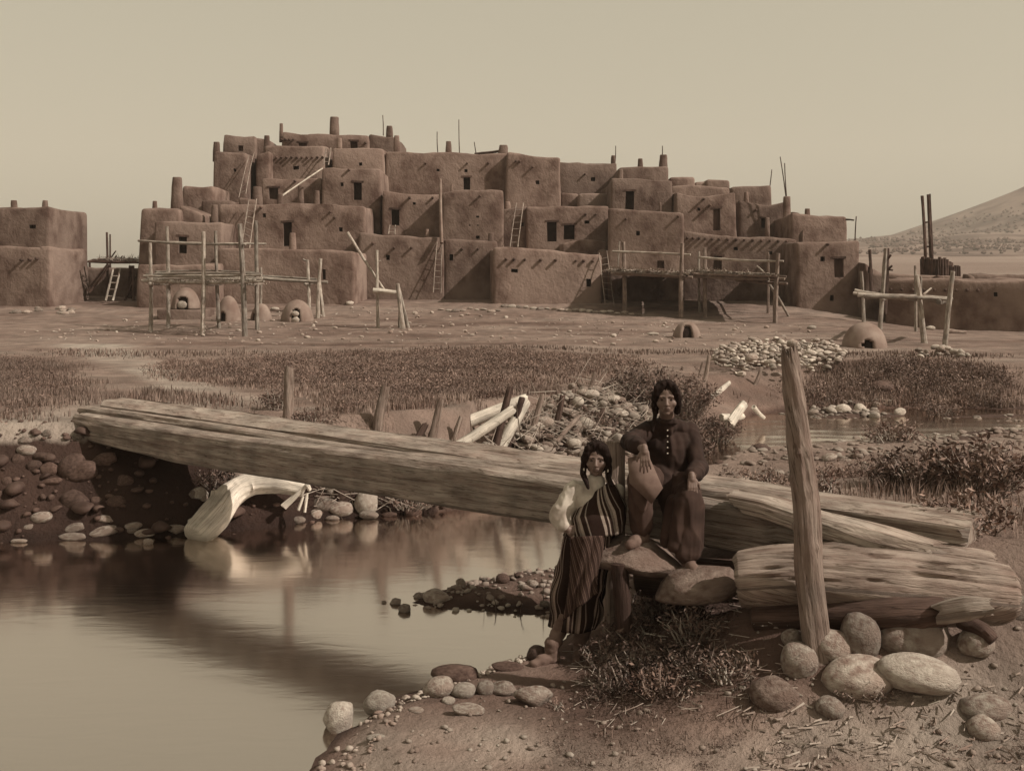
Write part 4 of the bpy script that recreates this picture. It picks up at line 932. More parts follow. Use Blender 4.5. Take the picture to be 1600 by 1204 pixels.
# gravel
scatter_stones(UP2, 520, .03, .10, 'stream_gravel', None, None, ('stone',), stuff=True, seed=17, flat=.45)
scatter_stones(UP, 160, .03, .09, 'stream_edge_gravel', None, None, ('stone',), stuff=True, seed=18, flat=.5)
scatter_stones(list(BAR), 330, .015, .055, 'bar_gravel', None, None, ('stone',), stuff=True, seed=9, minz=-.02)
scatter_stones(list(BAR), 9, .05, .11, 'stone', 'dark stone on the gravel bar in the pool', 'stones on the gravel bar', ('stone', 'stone_dark'), seed=10, minz=-.02)
for a in [(610, 628, 934, 946), (622, 643, 944, 958), (596, 604, 938, 943), (647, 662, 925, 936), (662, 705, 922, 944), (712, 728, 904, 920)]:
    o = stone_px(*a, None, 'stone', angular=True); tag(o, 'dark wet stone at the tip of the gravel bar', 'stone', 'stones at the bar tip')
scatter_stones([(0, 6.2), (4.5, 6.2), (4.5, 7.2), (1.2, 7.9), (-.6, 7.9), (-1.2, 6.8)], 420, .008, .03, 'foreground_gravel', None, None, ('stone',), stuff=True, seed=11)

scatter_stones([(-8, 12.3), (-3.6, 12.9), (-2.2, 13.7), (-.6, 14.6), (-.8, 15.2), (-3, 14.6), (-8, 14.0)], 260, .02, .06, 'bank_rubble', None, None, ('stone_dark',), stuff=True, seed=12)  # dark material carries the shade of the left bank
scatter_stones([(-1.3, 6.3), (-.9, 7.7), (-.1, 8.4), (.3, 8.7), (.4, 8.5), (-.1, 8.1), (-.7, 7.4), (-.9, 6.3)], 260, .008, .035, 'waterline_gravel', None, None, ('stone',), stuff=True, seed=19, minz=-.02)
scatter_stones([(-8, 12.4), (-4.0, 12.9), (-3.0, 13.5), (-3.2, 14.2), (-8, 13.8)], 45, .06, .17, 'bank_rubble', None, None, ('stone_dark',), stuff=True, seed=12)
# ------------------------------------------------------------------ log bridge
br = thing('log_bridge', 'footbridge of three long hewn logs laid side by side across the stream', 'bridge', (-1.4, 11.2, 0.9))
A0_, A1_ = Vector((-5.61, 14.17, 0)), Vector((2.75, 7.52, 0)); ad = (A1_ - A0_).normalized(); an_ = Vector((-ad.y, ad.x, 0))
def hewn(name, s0, s1, off0, w, ztop, h, seed, mat='wood', slope=.0, end0=0, end1=0, parent=None, bend=0.0, chip=0.009, loc=None, round_=.12, broken=0.0):
    """squared timber: its near face at distance off0 behind the line A0-A1"""
    n_ = int((s1 - s0) / .085); prof = []
    # section points (across, up) with worn corners
    q = round_
    base_ = [(q, 0), (.3, 0), (.5, 0), (.7, 0), (1 - q, 0), (1, q), (1, .3), (1, .5), (1, .7), (1, 1 - q), (1 - q, 1), (.85, 1), (.75, 1), (.65, 1), (.5, 1), (.4, 1), (.25, 1), (q, 1), (0.02, 1 - q * .7)] + [(0, .86 - .045 * k_) for k_ in range(16)] + [(.01, q * .7)]
    m_ = len(base_); vs_, uv = [], []; ba_ = np.array(base_)
    for k in range(n_ + 1):
        s_ = s0 + (s1 - s0) * k / n_; o_ = off0(s_) if callable(off0) else off0; ww = w(s_) if callable(w) else w; zt_ = ztop(s_) if callable(ztop) else ztop; hh = h(s_) if callable(h) else h
        nn_ = vn(ba_[:, 0] * 3 + seed, ba_[:, 1] * 3, s_ * .8, 3)
        n2 = vn(ba_[:, 0] * 14 + seed, ba_[:, 1] * 14, s_ * 1.1, 2, 5)
        n4 = vn(ba_[:, 0] * 7 + seed, ba_[:, 1] * 5, s_ * .45, 2, 8)
        for i, (a, b_) in enumerate(base_):
            dd = s_
            if k == 0: dd -= end0 * b_ + .05 * nn_[i]
            if k == n_: dd += (end1 * (b_)) + broken * n2[i]
            if k > n_ - 8 and broken: dd += broken * n2[i] * (1 - (n_ - k) / 8)
            acr = o_ + ww * a + (a - .5) * .05 * nn_[i] + .018 * n2[i]
            zz = zt_ - hh * (1 - b_) + slope * (a - 1) * b_ + (.022 * nn_[i] + chip * n2[i])
            ck = max(0.0, 1 - abs(float(n4[i])) * 11); acr += .016 * ck * (a < .1); zz -= .010 * ck * (b_ > .95)
            vs_.append(A0_ + ad * dd + an_ * acr + Vector((0, 0, zz))); uv.append((i / m_ * 1.6, s_))
    fs = []
    for k in range(n_):
        for i in range(m_):
            j = (i + 1) % m_; fs.append((k * m_ + i, k * m_ + j, (k + 1) * m_ + j, (k + 1) * m_ + i))
    fs.append(tuple(range(m_ - 1, -1, -1))); fs.append(tuple(n_ * m_ + i for i in range(m_)))
    fs = [f[::-1] for f in fs]
    return obj(name, vs_, fs, MT[mat], parent, loc, uv=uv, sharp=38)
LB = (A1_ - A0_).length
wv = lambda a, b_, L_=LB: (lambda s: a + (b_ - a) * s / L_)
b1 = hewn('beam', 0, LB - .02, 0.0, lambda s: .25 + .02 * math.sin(s * 1.3), lambda s: 1.285 - .02 * math.sin(s * .7) - .10 * float(sm(9.6, LB, np.array(s))), lambda s: .30 + .09 * math.sin(min(s / 9, 1) * 2.6) - .05 * (s > 9.6), 3.3, end0=-.16, parent=br, broken=.22)
b1['label'] = 'nearest beam, its broad side showing'
b2 = hewn('beam', -.25, LB - 1.5, lambda s: .29 + .012 * math.sin(s), .19, lambda s: 1.315 + .02 * math.cos(s * .6), .28, 9.1, end0=.0, parent=br); b2['label'] = 'narrow middle beam, partly hidden'
b3 = hewn('beam', -.1, LB + .12, lambda s: .53 + .012 * math.sin(s * .5), lambda s: .38, lambda s: 1.42 - .008 * s, .30, 17.7, slope=.045, end0=.05, parent=br, broken=.06, round_=.2); b3['label'] = 'far beam, wide and worn round'
# split slab lying over the near beam's right end
sp = hewn('split_log', LB - 1.25, LB + .02, -.06, .30, lambda s: 1.36 - .25 * (s - LB + 1.1) * .6, .13, 23.1, broken=.12, end0=.2, chip=.04, loc=(2.3, 7.9, 1.2)); tag(sp, 'splintered slab of wood lying at the broken right end of the near bridge beam', 'log')
# abutment logs
D = log('log', [P(1160, 906, 7.68), P(1230, 900, 7.6), P(1330, 905, 7.52), P(1450, 915, 7.48), P(1572, 930, 7.45)], [.20, .225, .235, .24, .20], 'log_wood', loc=tuple(P(1360, 950, 7.4)), ns=72, groove=.10, knots=2, sub=22, squash=.95, endcut=.10, crack=.13)
tag(D, 'massive cracked log with a sawn left end lying behind the tall post', 'log')
D2 = log('log', [P(1290, 878, 7.85), P(1400, 872, 7.78), P(1545, 888, 7.68)], [.17, .19, .15], 'log_wood', loc=tuple(P(1400, 900, 7.7)), ns=60, groove=.14, knots=3, sub=20, squash=.75, endcut=.2, crack=.14)
tag(D2, 'rough weathered log behind the massive cracked log', 'log')
E = log('log', [P(1180, 965, 7.6), P(1300, 962, 7.4), P(1400, 958, 7.25), P(1476, 955, 7.2)], [.10, .11, .11, .09], 'wood_dark', loc=tuple(P(1330, 980, 7.35)), ns=14, groove=.15, sub=10); tag(E, 'dark thin log under the massive cracked log', 'log')
E2 = log('log', [P(1474, 957, 7.1), P(1510, 950, 7.05), P(1540, 948, 7.0)], [.07, .08, .06], 'wood', loc=tuple(P(1500, 970, 7.1)), ns=12, groove=.25, sub=8, endcut=.8); tag(E2, 'splintered log stub poking out above the stones near the right edge', 'log')
E3 = log('log', [P(1500, 968, 7.2), P(1535, 985, 7.1), P(1552, 1000, 7.05)], [.05, .055, .04], 'wood_dark', loc=tuple(P(1520, 990, 7.1)), ns=10, groove=.2, sub=8); tag(E3, 'short dark branch slanting down beside the rounded stone at the right', 'log')
# the tall post
gP = G(1270, 1008)
YP = 7.24
tp = log('post', [P(1282, 1065, YP - .02), P(1264, 900, YP), P(1258, 780, YP), P(1246, 670, YP), P(1234, 558, YP)], [.095, .088, .086, .074, .056], 'bark', loc=(P(1276, 1018, YP).x, YP, P(1276, 1018, YP).z), ns=48, groove=.15, knots=9, sub=16, endcut=1.5, crack=.12)
tag(tp, 'tall weathered post rising above the bridge at the right', 'post')
# post behind the standing person
q = log('post', [Vector((.80, 8.75, .25)), P(962, 690, 8.85)], [.085, .075], 'bark', loc=(.80, 8.75, .25), ns=14, groove=.12); tag(q, 'upright post between the two people holding up the bridge', 'post')
q = log('post', [P(975, 985, 8.15), P(968, 880, 8.15)], [.055, .06], 'wood_black', loc=tuple(P(975, 985, 8.15)), ns=14, groove=.15); tag(q, 'dark stump holding up the flat rock under the raised foot', 'stump')
# flat rocks the two people use
q = rock('flat_rock', P(992, 868, 8.38), (.345, .33, .145), 5, 'slab', 0, .10, 4, True); tag(q, 'flat rock under the seated person\'s raised foot', 'rock')
q = rock('flat_rock', P(1092, 912, 8.10), (.31, .33, .135), 2, 'slab', 0, -.16, 4, True); tag(q, 'flat rock with a bright patch under the seated person\'s lower foot', 'rock')
q = log('log', [Vector((1.05, 9.0, .62)), Vector((2.2, 8.25, .70))], [.17, .17], 'wood_dark', loc=(1.6, 8.6, .6), ns=14, groove=.15); tag(q, 'dark log under the bridge beams right of the seated person', 'log')

# driftwood stump under the bridge
Yd = 12.95
q = log('driftwood', [P(306, 838, 12.85), P(335, 806, 13.1), P(360, 774, 13.4), P(392, 756, 13.55), P(432, 754, 13.6), P(474, 763, 13.6)], [.17, .19, .16, .14, .13, .10], 'wood_pale', loc=tuple(P(360, 820, Yd)), ns=32, groove=.14, knots=5, sub=12, squash=1.0, crack=.10); tag(q, 'bent bleached driftwood trunk lying at the water under the bridge', 'driftwood')
dr = thing('root_branch', 'small forked bleached root beside the driftwood trunk', 'branch', tuple(P(470, 800, 13.3)))
for a in [(444, 792, 480, 757, .035), (480, 757, 484, 765, .03), (466, 797, 474, 775, .02), (440, 790, 458, 775, .02), (476, 800, 480, 770, .02)]: pole(dr, 'root', P(a[0], a[1], 13.45), P(a[2], a[3], 13.5), a[4], 'wood_pale', ns=6)

# stakes of the rubble dam
ST = [(452, 577, 449, 660, 20, 'bark', 'upright split stake standing alone left of the others'), (602, 606, 588, 680, 21, 'bark', 'pale stake with rounded head leaning right, second from the left'), (688, 627, 670, 692, 16, 'bark', 'stake leaning right above the middle of the bridge'), (664, 664, 641, 692, 15, 'wood_dark', 'short dark stake lying almost flat at the left end of the dam'),
      (720, 653, 706, 700, 12, 'bark', 'short thin stake before the pale log'), (797, 606, 768, 706, 16, 'wood_dark', 'longest dark stake leaning right at the dam'), (815, 623, 786, 706, 14, 'wood_dark', 'dark stake crossing right beside the longest one'), (847, 618, 826, 690, 12, 'bark', 'slim stake right of the crossing pair'),
      (879, 619, 858, 690, 12, 'wood_dark', 'slim dark stake above the stones of the dam'), (905, 628, 935, 655, 9, 'wood_dark', 'dark stake in the brush at the right of the dam'), (942, 640, 922, 676, 12, 'wood_dark', 'short stump in the brush left of the seated person'), (930, 583, 912, 632, 8, 'bark', 'thin stake at the back of the dam'),
      (1108, 556, 1098, 602, 8, 'bark', 'thin stake before the rubble spread'), (1190, 574, 1176, 602, 8, 'bark', 'stake in the grass left of the tall post'), (1098, 566, 1086, 600, 5, 'bark', 'second thin stake left of the rubble spread')]
for (xt, yt, xb, yb, w, mt, lb) in ST:
    g = G(xb, min(yb, 700)); 
    Y_ = g.y if g.y > 14 else 15.6
    if 640 < yb and xb > 620: Y_ = np.interp(xb, [640, 760, 860, 930], [15.0, 15.6, 17.0, 18.0])
    bpt = P(xb, yb, Y_); q = log('stake', [bpt - Vector((0, 0, .1)), P(xt, yt, Y_ + .2)], [w / 2 * Y_ / F * .9, w / 2 * Y_ / F * .68], mt, loc=tuple(bpt), ns=12, groove=.16, knots=2, sub=6, bow=.03, endcut=.8); tag(q, lb, 'stake')
for (xa, ya, xb, yb, w, Ya, lb) in [(630, 700, 820, 624, 24, 16.0, 'long pale bleached log lying along the rubble dam'), (700, 705, 800, 640, 18, 15.3, 'shorter pale log below the long bleached one'), (770, 720, 822, 628, 20, 15.8, 'pale log standing steeply behind the crossing stakes'), (928, 636, 980, 606, 22, 19.5, 'pale sawn log end at the back of the dam'), (1110, 622, 1139, 598, 9, 22, 'short pale board leaning in the grass'),
                                    (1140, 662, 1162, 632, 17, 20.5, 'pale split log lying at the stream edge'), (1128, 652, 1160, 650, 12, 20.5, 'pale log crossing the split log at the stream edge'), (1178, 636, 1193, 652, 8, 22, 'thin pale stick at the stream edge'), (1478, 516, 1508, 519, 8, 47, 'log lying on the ground behind the low platform'), (870, 690, 905, 650, 9, 16.5, 'thin branch among the rubble stones')]:
    q = log('log', [P(xa, ya, Ya), P(xb, yb, Ya + .5)], [w / 2 * Ya / F * 1.0, w / 2 * Ya / F * .8], 'wood_pale' if 'pale' in lb or 'board' in lb else 'bark', loc=tuple(P(xa, ya, Ya)), ns=12, groove=.15, sub=6, endcut=.5, bow=.02); tag(q, lb, 'log')
q = log('log', [P(1018, 612, 23), P(1040, 600, 23)], [.1, .08], 'wood_dark', loc=tuple(P(1018, 612, 23))); tag(q, 'dark log end in the brush behind the seated head', 'log')

# ------------------------------------------------------------------ people
def skinmat(name, v, rough=.55):
    m = M(name, sep(v * .85), sep(v * 1.1), 12, rough, .15, 60, spec=.35, bdist=.003); return m
MT['skin'] = skinmat('skin', .155); MT['hair'] = M('black_hair', sep(.010), sep(.022), 1, .8, .8, 1.0, spec=.1, stretch=(60, 60, 5), bdist=.004)
for nd in MT['hair'].node_tree.nodes:
    if nd.type == 'TEX_NOISE': nd.inputs['Scale'].default_value = 1.5
MT['shirt'] = M('dark_cloth', sep(.020), sep(.042), 8, .9, .35, 35, bdist=.006)
MT['blouse'] = M('pale_cotton', sep(.36), sep(.55), 14, .9, .3, 40, c3=sep(.30), bdist=.006)
MT['legging'] = M('buckskin', sep(.045), sep(.09), 9, .9, .3, 30, bdist=.006)
MT['trouser'] = M('dark_wool_trousers', sep(.032), sep(.07), 7, .9, .3, 30, bdist=.006)
MT['moccasin'] = M('moccasin_leather', sep(.10), sep(.17), 10, .8, .3, 40, bdist=.004)
MT['bead'] = M('pale_beads', sep(.5), sep(.6), 10, .4, 0)
MT['eye'] = M('dark_eye', sep(.012), sep(.02), 10, .25, 0)
MT['lip'] = M('lips', sep(.085), sep(.11), 10, .5, 0)

def cap_geo(bm, p0, p1, r0, r1, ns=14, sq=1.0):
    p0, p1 = Vector(p0), Vector(p1); d = (p1 - p0); L_ = d.length; d = d.normalized() if L_ > 1e-6 else Vector((0, 0, 1)); s_, u_ = frame(d)
    rings = []
    for k in range(4): a = math.pi / 2 * (1 - (k + .35) / 4); rings.append((p0 - d * r0 * math.sin(a), r0 * math.cos(a)))
    for k in range(7): t_ = k / 6; rings.append((p0.lerp(p1, t_), r0 + (r1 - r0) * t_))
    for k in range(4): a = math.pi / 2 * ((k + .65) / 4); rings.append((p1 + d * r1 * math.sin(a), r1 * math.cos(a)))
    vs_ = [[bm.verts.new(c + s_ * (math.cos(2 * math.pi * a / ns) * r) + u_ * (math.sin(2 * math.pi * a / ns) * r * sq)) for a in range(ns)] for c, r in rings]
    for k in range(len(rings) - 1):
        for a in range(ns): bm.faces.new((vs_[k][a], vs_[k][(a + 1) % ns], vs_[k + 1][(a + 1) % ns], vs_[k + 1][a]))
    bm.faces.new(vs_[0][::-1]); bm.faces.new(vs_[-1])
def ell_geo(bm, c, rad, rot=None):
    m_ = Matrix.Translation(Vector(c)) @ (rot.to_4x4() if rot is not None else Matrix()) @ Matrix.Diagonal((*rad, 1))
    bmesh.ops.create_uvsphere(bm, u_segments=20, v_segments=14, radius=1, matrix=m_)
def blob(name, parts, mat, parent, voxel=.008, smooth=5, wrinkle=0.0, wsc=14, seed=0, stretch=(1, 1, 1)):
    bm = bmesh.new()
    for p in parts:
        if p[0] == 'c': cap_geo(bm, *p[1:])
        else: ell_geo(bm, *p[1:])
    bmesh.ops.recalc_face_normals(bm, faces=bm.faces)
    me = bpy.data.meshes.new(name); bm.to_mesh(me); bm.free()
    t_ = bpy.data.objects.new('tmp_shape', me); SC.collection.objects.link(t_)
    m1 = t_.modifiers.new('r', 'REMESH'); m1.mode = 'VOXEL'; m1.voxel_size = voxel
    m2 = t_.modifiers.new('s', 'SMOOTH'); m2.iterations = smooth; m2.factor = .5
    dg = bpy.context.evaluated_depsgraph_get(); dg.update()
    nm = bpy.data.meshes.new_from_object(t_.evaluated_get(dg)); nm.name = name
    bpy.data.objects.remove(t_, do_unlink=True); bpy.data.meshes.remove(me)
    n_ = len(nm.vertices); co = np.zeros(n_ * 3); nm.vertices.foreach_get('co', co); co = co.reshape(-1, 3)
    if wrinkle:
        no = np.zeros(n_ * 3); nm.vertices.foreach_get('normal', no); no = no.reshape(-1, 3)
        q = co * np.array(stretch) * wsc
        w = vn(q[:, 0], q[:, 1], q[:, 2], 2, seed); w = (1 - np.abs(w) * 2.2); co = co + no * (w[:, None]) * wrinkle
    co = co - np.array(tuple(wbase(parent))) if parent is not None else co
    nm.vertices.foreach_set('co', co.ravel()); nm.polygons.foreach_set('use_smooth', [True] * len(nm.polygons)); nm.update()
    nm.materials.clear(); return link(name, nm, MT[mat] if isinstance(mat, str) else mat, parent)
def hand(w, fwd, back, side, s=1.0, curl=.5, spread=.12):
    """capsules: w wrist, fwd pointing along the fingers, back = normal on the back of the hand, side=+1/-1 thumb side"""
    f = fwd.normalized(); b_ = (back - f * back.dot(f)).normalized(); t_ = f.cross(b_).normalized() * side; out = []
    pc = w + f * .045 * s
    out.append(('c', w - f * .02 * s, w + f * .02 * s, .026 * s, .028 * s)); 
    for k in range(4):
        o = (k - 1.5) * .0195 * s; base_ = w + f * .085 * s - t_ * o + b_ * (.002 - .002 * abs(k - 1.5)) * s
        out.append(('c', w + f * .02 * s - t_ * o * .7, base_, .0155 * s, .0125 * s))
        ln = (.040, .046, .042, .032)[k] * s; d = (f - t_ * (k - 1.5) * spread).normalized(); p = base_
        ang = curl * (.35 + .05 * k)
        for seg, kk in enumerate((1.0, .75, .6)):
            c_, s_ = math.cos(ang), math.sin(ang); dd = d * c_ - b_ * s_; q = p + dd * ln * kk
            out.append(('c', p, q, (.0098 - .0008 * seg) * s, (.009 - .0008 * seg) * s)); p = q; ang += curl * .75
    tb = w + f * .025 * s + t_ * .028 * s; t1 = tb + (f * .7 + t_ * .65 - b_ * .25).normalized() * .042 * s; t2 = t1 + (f * .92 + t_ * .2 - b_ * .3).normalized() * .032 * s
    out += [('c', w + f * .02 * s, tb, .018 * s, .015 * s), ('c', tb, t1, .0145 * s, .0115 * s), ('c', t1, t2, .011 * s, .009 * s)]
    return out
def head(c, fw, up, s=1.0):
    """returns skin shapes and a function to make local points; c is the middle of the head"""
    u = up.normalized(); f = (fw - u * fw.dot(u)).normalized(); r = f.cross(u).normalized()
    Lc = lambda x, y, z: c + r * (x * s) + f * (y * s) + u * (z * s)
    R3 = Matrix((r, f, u)).transposed()
    S = lambda *q: tuple(k * s for k in q)
    out = [('e', Lc(0, -.012, .035), S(.076, .092, .083), R3), ('e', Lc(0, .022, -.02), S(.069, .066, .085), R3), ('e', Lc(0, .030, -.075), S(.050, .048, .036), R3), ('e', Lc(0, .058, -.098), S(.022, .020, .018), R3),
           ('e', Lc(.044, .048, -.030), S(.027, .026, .027), R3), ('e', Lc(-.044, .048, -.030), S(.027, .026, .027), R3),
           ('c', Lc(-.042, .072, .022), Lc(.042, .072, .022), .012 * s, .012 * s), ('c', Lc(0, .080, .012), Lc(0, .104, -.030), .010 * s, .013 * s), ('e', Lc(0, .098, -.034), S(.019, .014, .010), R3),
           ('e', Lc(0, .078, -.063), S(.026, .016, .012), R3), ('e', Lc(.077, -.01, -.012), S(.010, .020, .032), R3), ('e', Lc(-.077, -.01, -.012), S(.010, .020, .032), R3)]
    return out, Lc, R3, S
def face(root, par, Lc, R3, S, s=1.0):
    for sx in (-1, 1):
        blob('eye', [('e', Lc(.031 * sx, .075, .000), S(.014, .009, .0055), R3)], 'eye', par, .0015, 1)
        blob('eyebrow', [('c', Lc(.016 * sx, .086, .021), Lc(.047 * sx, .073, .024), .0035 * s, .0025 * s)], 'hair', par, .0012, 1)
    blob('mouth', [('e', Lc(0, .091, -.0575), S(.023, .007, .0045), R3), ('e', Lc(0, .090, -.0675), S(.019, .008, .0055), R3)], 'lip', par, .0015, 1)

V_ = Vector
# ---- seated person
YM = 8.72
rootm = thing('person', 'person in dark shirt sitting on the bridge, one foot raised on a flat rock', 'person', (1.2, 8.5, .9))
hc = P(1041, 622, 8.60); fwm = V_((-.10, -1, -.10)); upm = V_((-.03, -.06, 1))
hs, Lm, Rm, Sm = head(hc, fwm, upm, 1.06)
pel = V_((1.22, 8.82, 1.42)); chest = P(1046, 690, 8.78); neck = P(1042, 655, 8.70)
shL = P(1010, 672, 8.74); shR = P(1077, 674, 8.80)           # as seen left / right
elL = P(984, 690, 8.48); wrL = P(1007, 702, 8.12)
elR = P(1092, 730, 8.60); wrR = P(1081, 745, 8.24)
knL = P(1000, 752, 8.28); hpL = pel + V_((-.10, -.02, .0)); anL = P(1003, 832, 8.36)
knR = P(1077, 782, 8.26); hpR = pel + V_((.10, -.02, .0)); anR = P(1076, 873, 8.22)
body = hs + [('c', neck, hc + V_((0, .02, -.05)), .058, .052), ('c', chest, neck, .08, .055), ('c', pel, chest, .13, .12), ('c', shL, shR, .045, .045),
    ('c', shL, elL, .05, .040), ('c', elL, wrL, .040, .027), ('c', shR, elR, .05, .040), ('c', elR, wrR, .040, .027), ('c', hpL, knL, .085, .058), ('c', knL, anL, .055, .04), ('c', hpR, knR, .085, .058), ('c', knR, anR, .055, .04)]
body += hand(wrL, V_((.02, -.28, -1)), V_((-.15, -1, .25)), 1, .94, .5) + hand(wrR, V_((.0, -.35, -.9)), V_((.1, -.9, .45)), -1, .94, .45)
bm_ = blob('body', body, 'skin', rootm, .0048, 3)
face(rootm, bm_, Lm, Rm, Sm, 1.1)
hair = [('e', Lm(0, -.022, .050), Sm(.088, .092, .082), Rm), ('e', Lm(0, -.055, -.01), Sm(.083, .070, .10), Rm)]
for sx in (-1, 1):
    hair += [('c', Lm(.020 * sx, .050, .108), Lm(.074 * sx, .050, .040), .024, .024), ('c', Lm(.074 * sx, .046, .040), Lm(.084 * sx, .012, -.05), .022, .024), ('c', Lm(.084 * sx, .005, -.05), Lm(.078 * sx, -.01, -.10), .026, .022), ('c', Lm(.06 * sx, .055, .085), Lm(.082 * sx, .025, .0), .028, .03)]
hair += [('c', Lm(.080, .0, -.10), Lm(.105, .05, -.23), .016, .008)]
blob('hair', hair, 'hair', rootm, .006, 3, wrinkle=.005, wsc=45, seed=3, stretch=(1, 1, .22))
shirt = [('c', pel + V_((0, 0, .02)), chest + V_((0, 0, -.05)), .185, .165), ('c', chest + V_((-.09, 0, -.03)), chest + V_((.09, 0, -.03)), .125, .125), ('c', shL + V_((.03, 0, -.01)), shR + V_((-.03, 0, -.01)), .070, .070), ('c', neck + V_((0, .02, -.06)), neck + V_((0, .01, -.005)), .085, .066),
         ('c', neck + V_((0, .02, -.03)), shL + V_((.02, 0, .0)), .06, .06), ('c', neck + V_((0, .02, -.03)), shR + V_((-.02, 0, .0)), .06, .06), ('c', shL, elL, .066, .064), ('c', elL, elL.lerp(wrL, .55), .062, .056), ('c', elL.lerp(wrL, .5), elL.lerp(wrL, .72), .060, .046), ('c', shR, elR, .068, .066), ('c', elR, elR.lerp(wrR, .6), .066, .060), ('c', elR.lerp(wrR, .6), elR.lerp(wrR, .80), .06, .044),
         ('c', pel + V_((-.06, -.10, .08)), pel + V_((0, -.34, -.18)), .10, .07), ('c', pel + V_((.02, -.16, .0)), pel + V_((-.03, -.36, -.33)), .085, .045)]
blob('shirt', shirt, 'shirt', rootm, .009, 4, wrinkle=.014, wsc=11, seed=11, stretch=(1, 1, .7))
for k in range(5):
    p = P(1043, 672 + k * 9, 8.56 - .005 * k)
    blob('button', [('e', p, (.006, .004, .006))], 'bead', rootm, .0015, 1)
blob('neckerchief', [('c', neck + V_((-.045, -.055, -.015)), neck + V_((.05, -.055, -.015)), .022, .022)], 'shirt', rootm, .006, 3, wrinkle=.004, wsc=30)
def legp(hp, kn, an): return [('c', hp, kn, .118, .092), ('c', kn, kn.lerp(an, .5), .095, .086), ('c', kn.lerp(an, .5), an + V_((0, 0, .05)), .086, .080)]
tl = legp(hpL, knL, anL) + [('c', knL + V_((-.02, -.04, .0)), knL + V_((.01, -.06, -.18)), .075, .03)]
trL = blob('legging', tl, 'legging', rootm, .008, 3, wrinkle=.013, wsc=13, seed=21, stretch=(1, 1, .45)); 
tr_ = legp(hpR, knR, anR) + [('c', knR + V_((-.03, -.01, -.02)), anR + V_((-.09, -.01, .10)), .085, .05), ('c', knR + V_((.03, 0, -.05)), anR + V_((.05, .03, .10)), .075, .055), ('c', knR + V_((-.10, .05, -.03)), anR + V_((-.17, .06, .10)), .06, .028), ('c', knR + V_((-.05, .0, -.03)), anR + V_((-.11, -.02, .10)), .06, .04), ('c', knR.lerp(anR, .1), anR + V_((-.03, -.01, .06)), .085, .07)]
blob('legging', tr_, 'trouser', rootm, .008, 3, wrinkle=.016, wsc=12, seed=22, stretch=(1, 1, .35))
# hanging flap of the raised leg: a three-cornered piece of hide
fl = [P(981, 716, 8.21), P(1012, 708, 8.26), P(1036, 762, 8.15), P(1018, 787, 8.14), P(984, 755, 8.14)]
ctr = sum(fl, V_()) / 5; vs_ = []
for off in (0, .02):
    for k in range(10):
        a = fl[k // 2]; b2_ = fl[(k // 2 + 1) % 5]; vs_.append((a if k % 2 == 0 else a.lerp(b2_, .5)) + V_((0, off, 0)))
    vs_.append(ctr + V_((0, off - .025, .01)))
fs = [(k, (k + 1) % 10, 10) for k in range(10)] + [(11 + (k + 1) % 10, 11 + k, 21) for k in range(10)] + [(k, 11 + k, 11 + (k + 1) % 10, (k + 1) % 10) for k in range(10)]
obj('legging_flap', vs_, fs, MT['moccasin'], rootm)
def shoe(an, d, root, name='moccasin', L_=.23, s=1.0):
    d = V_((d[0], d[1], 0)).normalized(); h = an + V_((0, 0, -.045))
    blob(name, [('c', an + V_((0, 0, .06)), h, .058 * s, .05 * s), ('c', h - d * .03, h + d * (L_ * .45), .046 * s, .045 * s), ('c', h + d * (L_ * .3) - V_((0, 0, .008)), h + d * (L_ * .74) - V_((0, 0, .014)), .046 * s, .034 * s)], 'moccasin', root, .006, 4, wrinkle=.003, wsc=25)
shoe(anL, (-.62, -.75), rootm); shoe(anR, (.12, -1), rootm)
blob('bracelet', [('c', elR.lerp(wrR, .84), elR.lerp(wrR, .90), .036, .034)], 'legging', rootm, .005, 2)

# ---- standing person
rootw = thing('person', 'person wrapped in a dark striped blanket standing at the water before the bridge', 'person', (.35, 8.35, .16))
Yw = 8.42
hcw = P(932, 717, Yw); fww = V_((-.12, -1, -.04)); upw = V_((.03, -.02, 1))
hs2, Lw, Rw, Sw = head(hcw, fww, upw, 1.02)
nk = P(931, 748, Yw + .02); ch = P(927, 785, Yw + .04); wa = P(921, 828, Yw + .03); hp = P(915, 860, Yw + .03)
sL = P(894, 766, Yw + .02); sR = P(962, 770, Yw + .04); eL = P(877, 806, Yw - .03); wL = P(884, 826, Yw - .13); eR = P(969, 815, Yw - .02); wR = P(935, 822, Yw - .22)
kL = P(898, 925, Yw - .03); aL = P(862, 1018, 8.30); kR = P(930, 925, Yw + .03); aR = P(906, 1008, 8.46)
bodyw = hs2 + [('c', nk, hcw + V_((0, .02, -.06)), .05, .045), ('c', ch, nk, .09, .055), ('c', wa, ch, .12, .12), ('c', hp, wa, .13, .12), ('c', sL, sR, .055, .055), ('c', sL, eL, .045, .036), ('c', eL, wL, .036, .025), ('c', sR, eR, .045, .036), ('c', eR, wR + V_((0, .1, 0)), .036, .025),
    ('c', hp + V_((-.07, 0, 0)), kL, .08, .055), ('c', kL, aL, .055, .038), ('c', hp + V_((.07, 0, 0)), kR, .08, .055), ('c', kR, aR, .055, .038)]
bodyw += hand(wL, V_((.9, -.1, -.1)), V_((-.2, -1, .2)), 1, .92, .5)
bw_ = blob('body', bodyw, 'skin', rootw, .0048, 3)
face(rootw, bw_, Lw, Rw, Sw, 1.0)
hw_ = [('e', Lw(0, -.020, .050), Sw(.090, .094, .086), Rw), ('e', Lw(0, -.055, -.01), Sw(.088, .072, .11), Rw)]
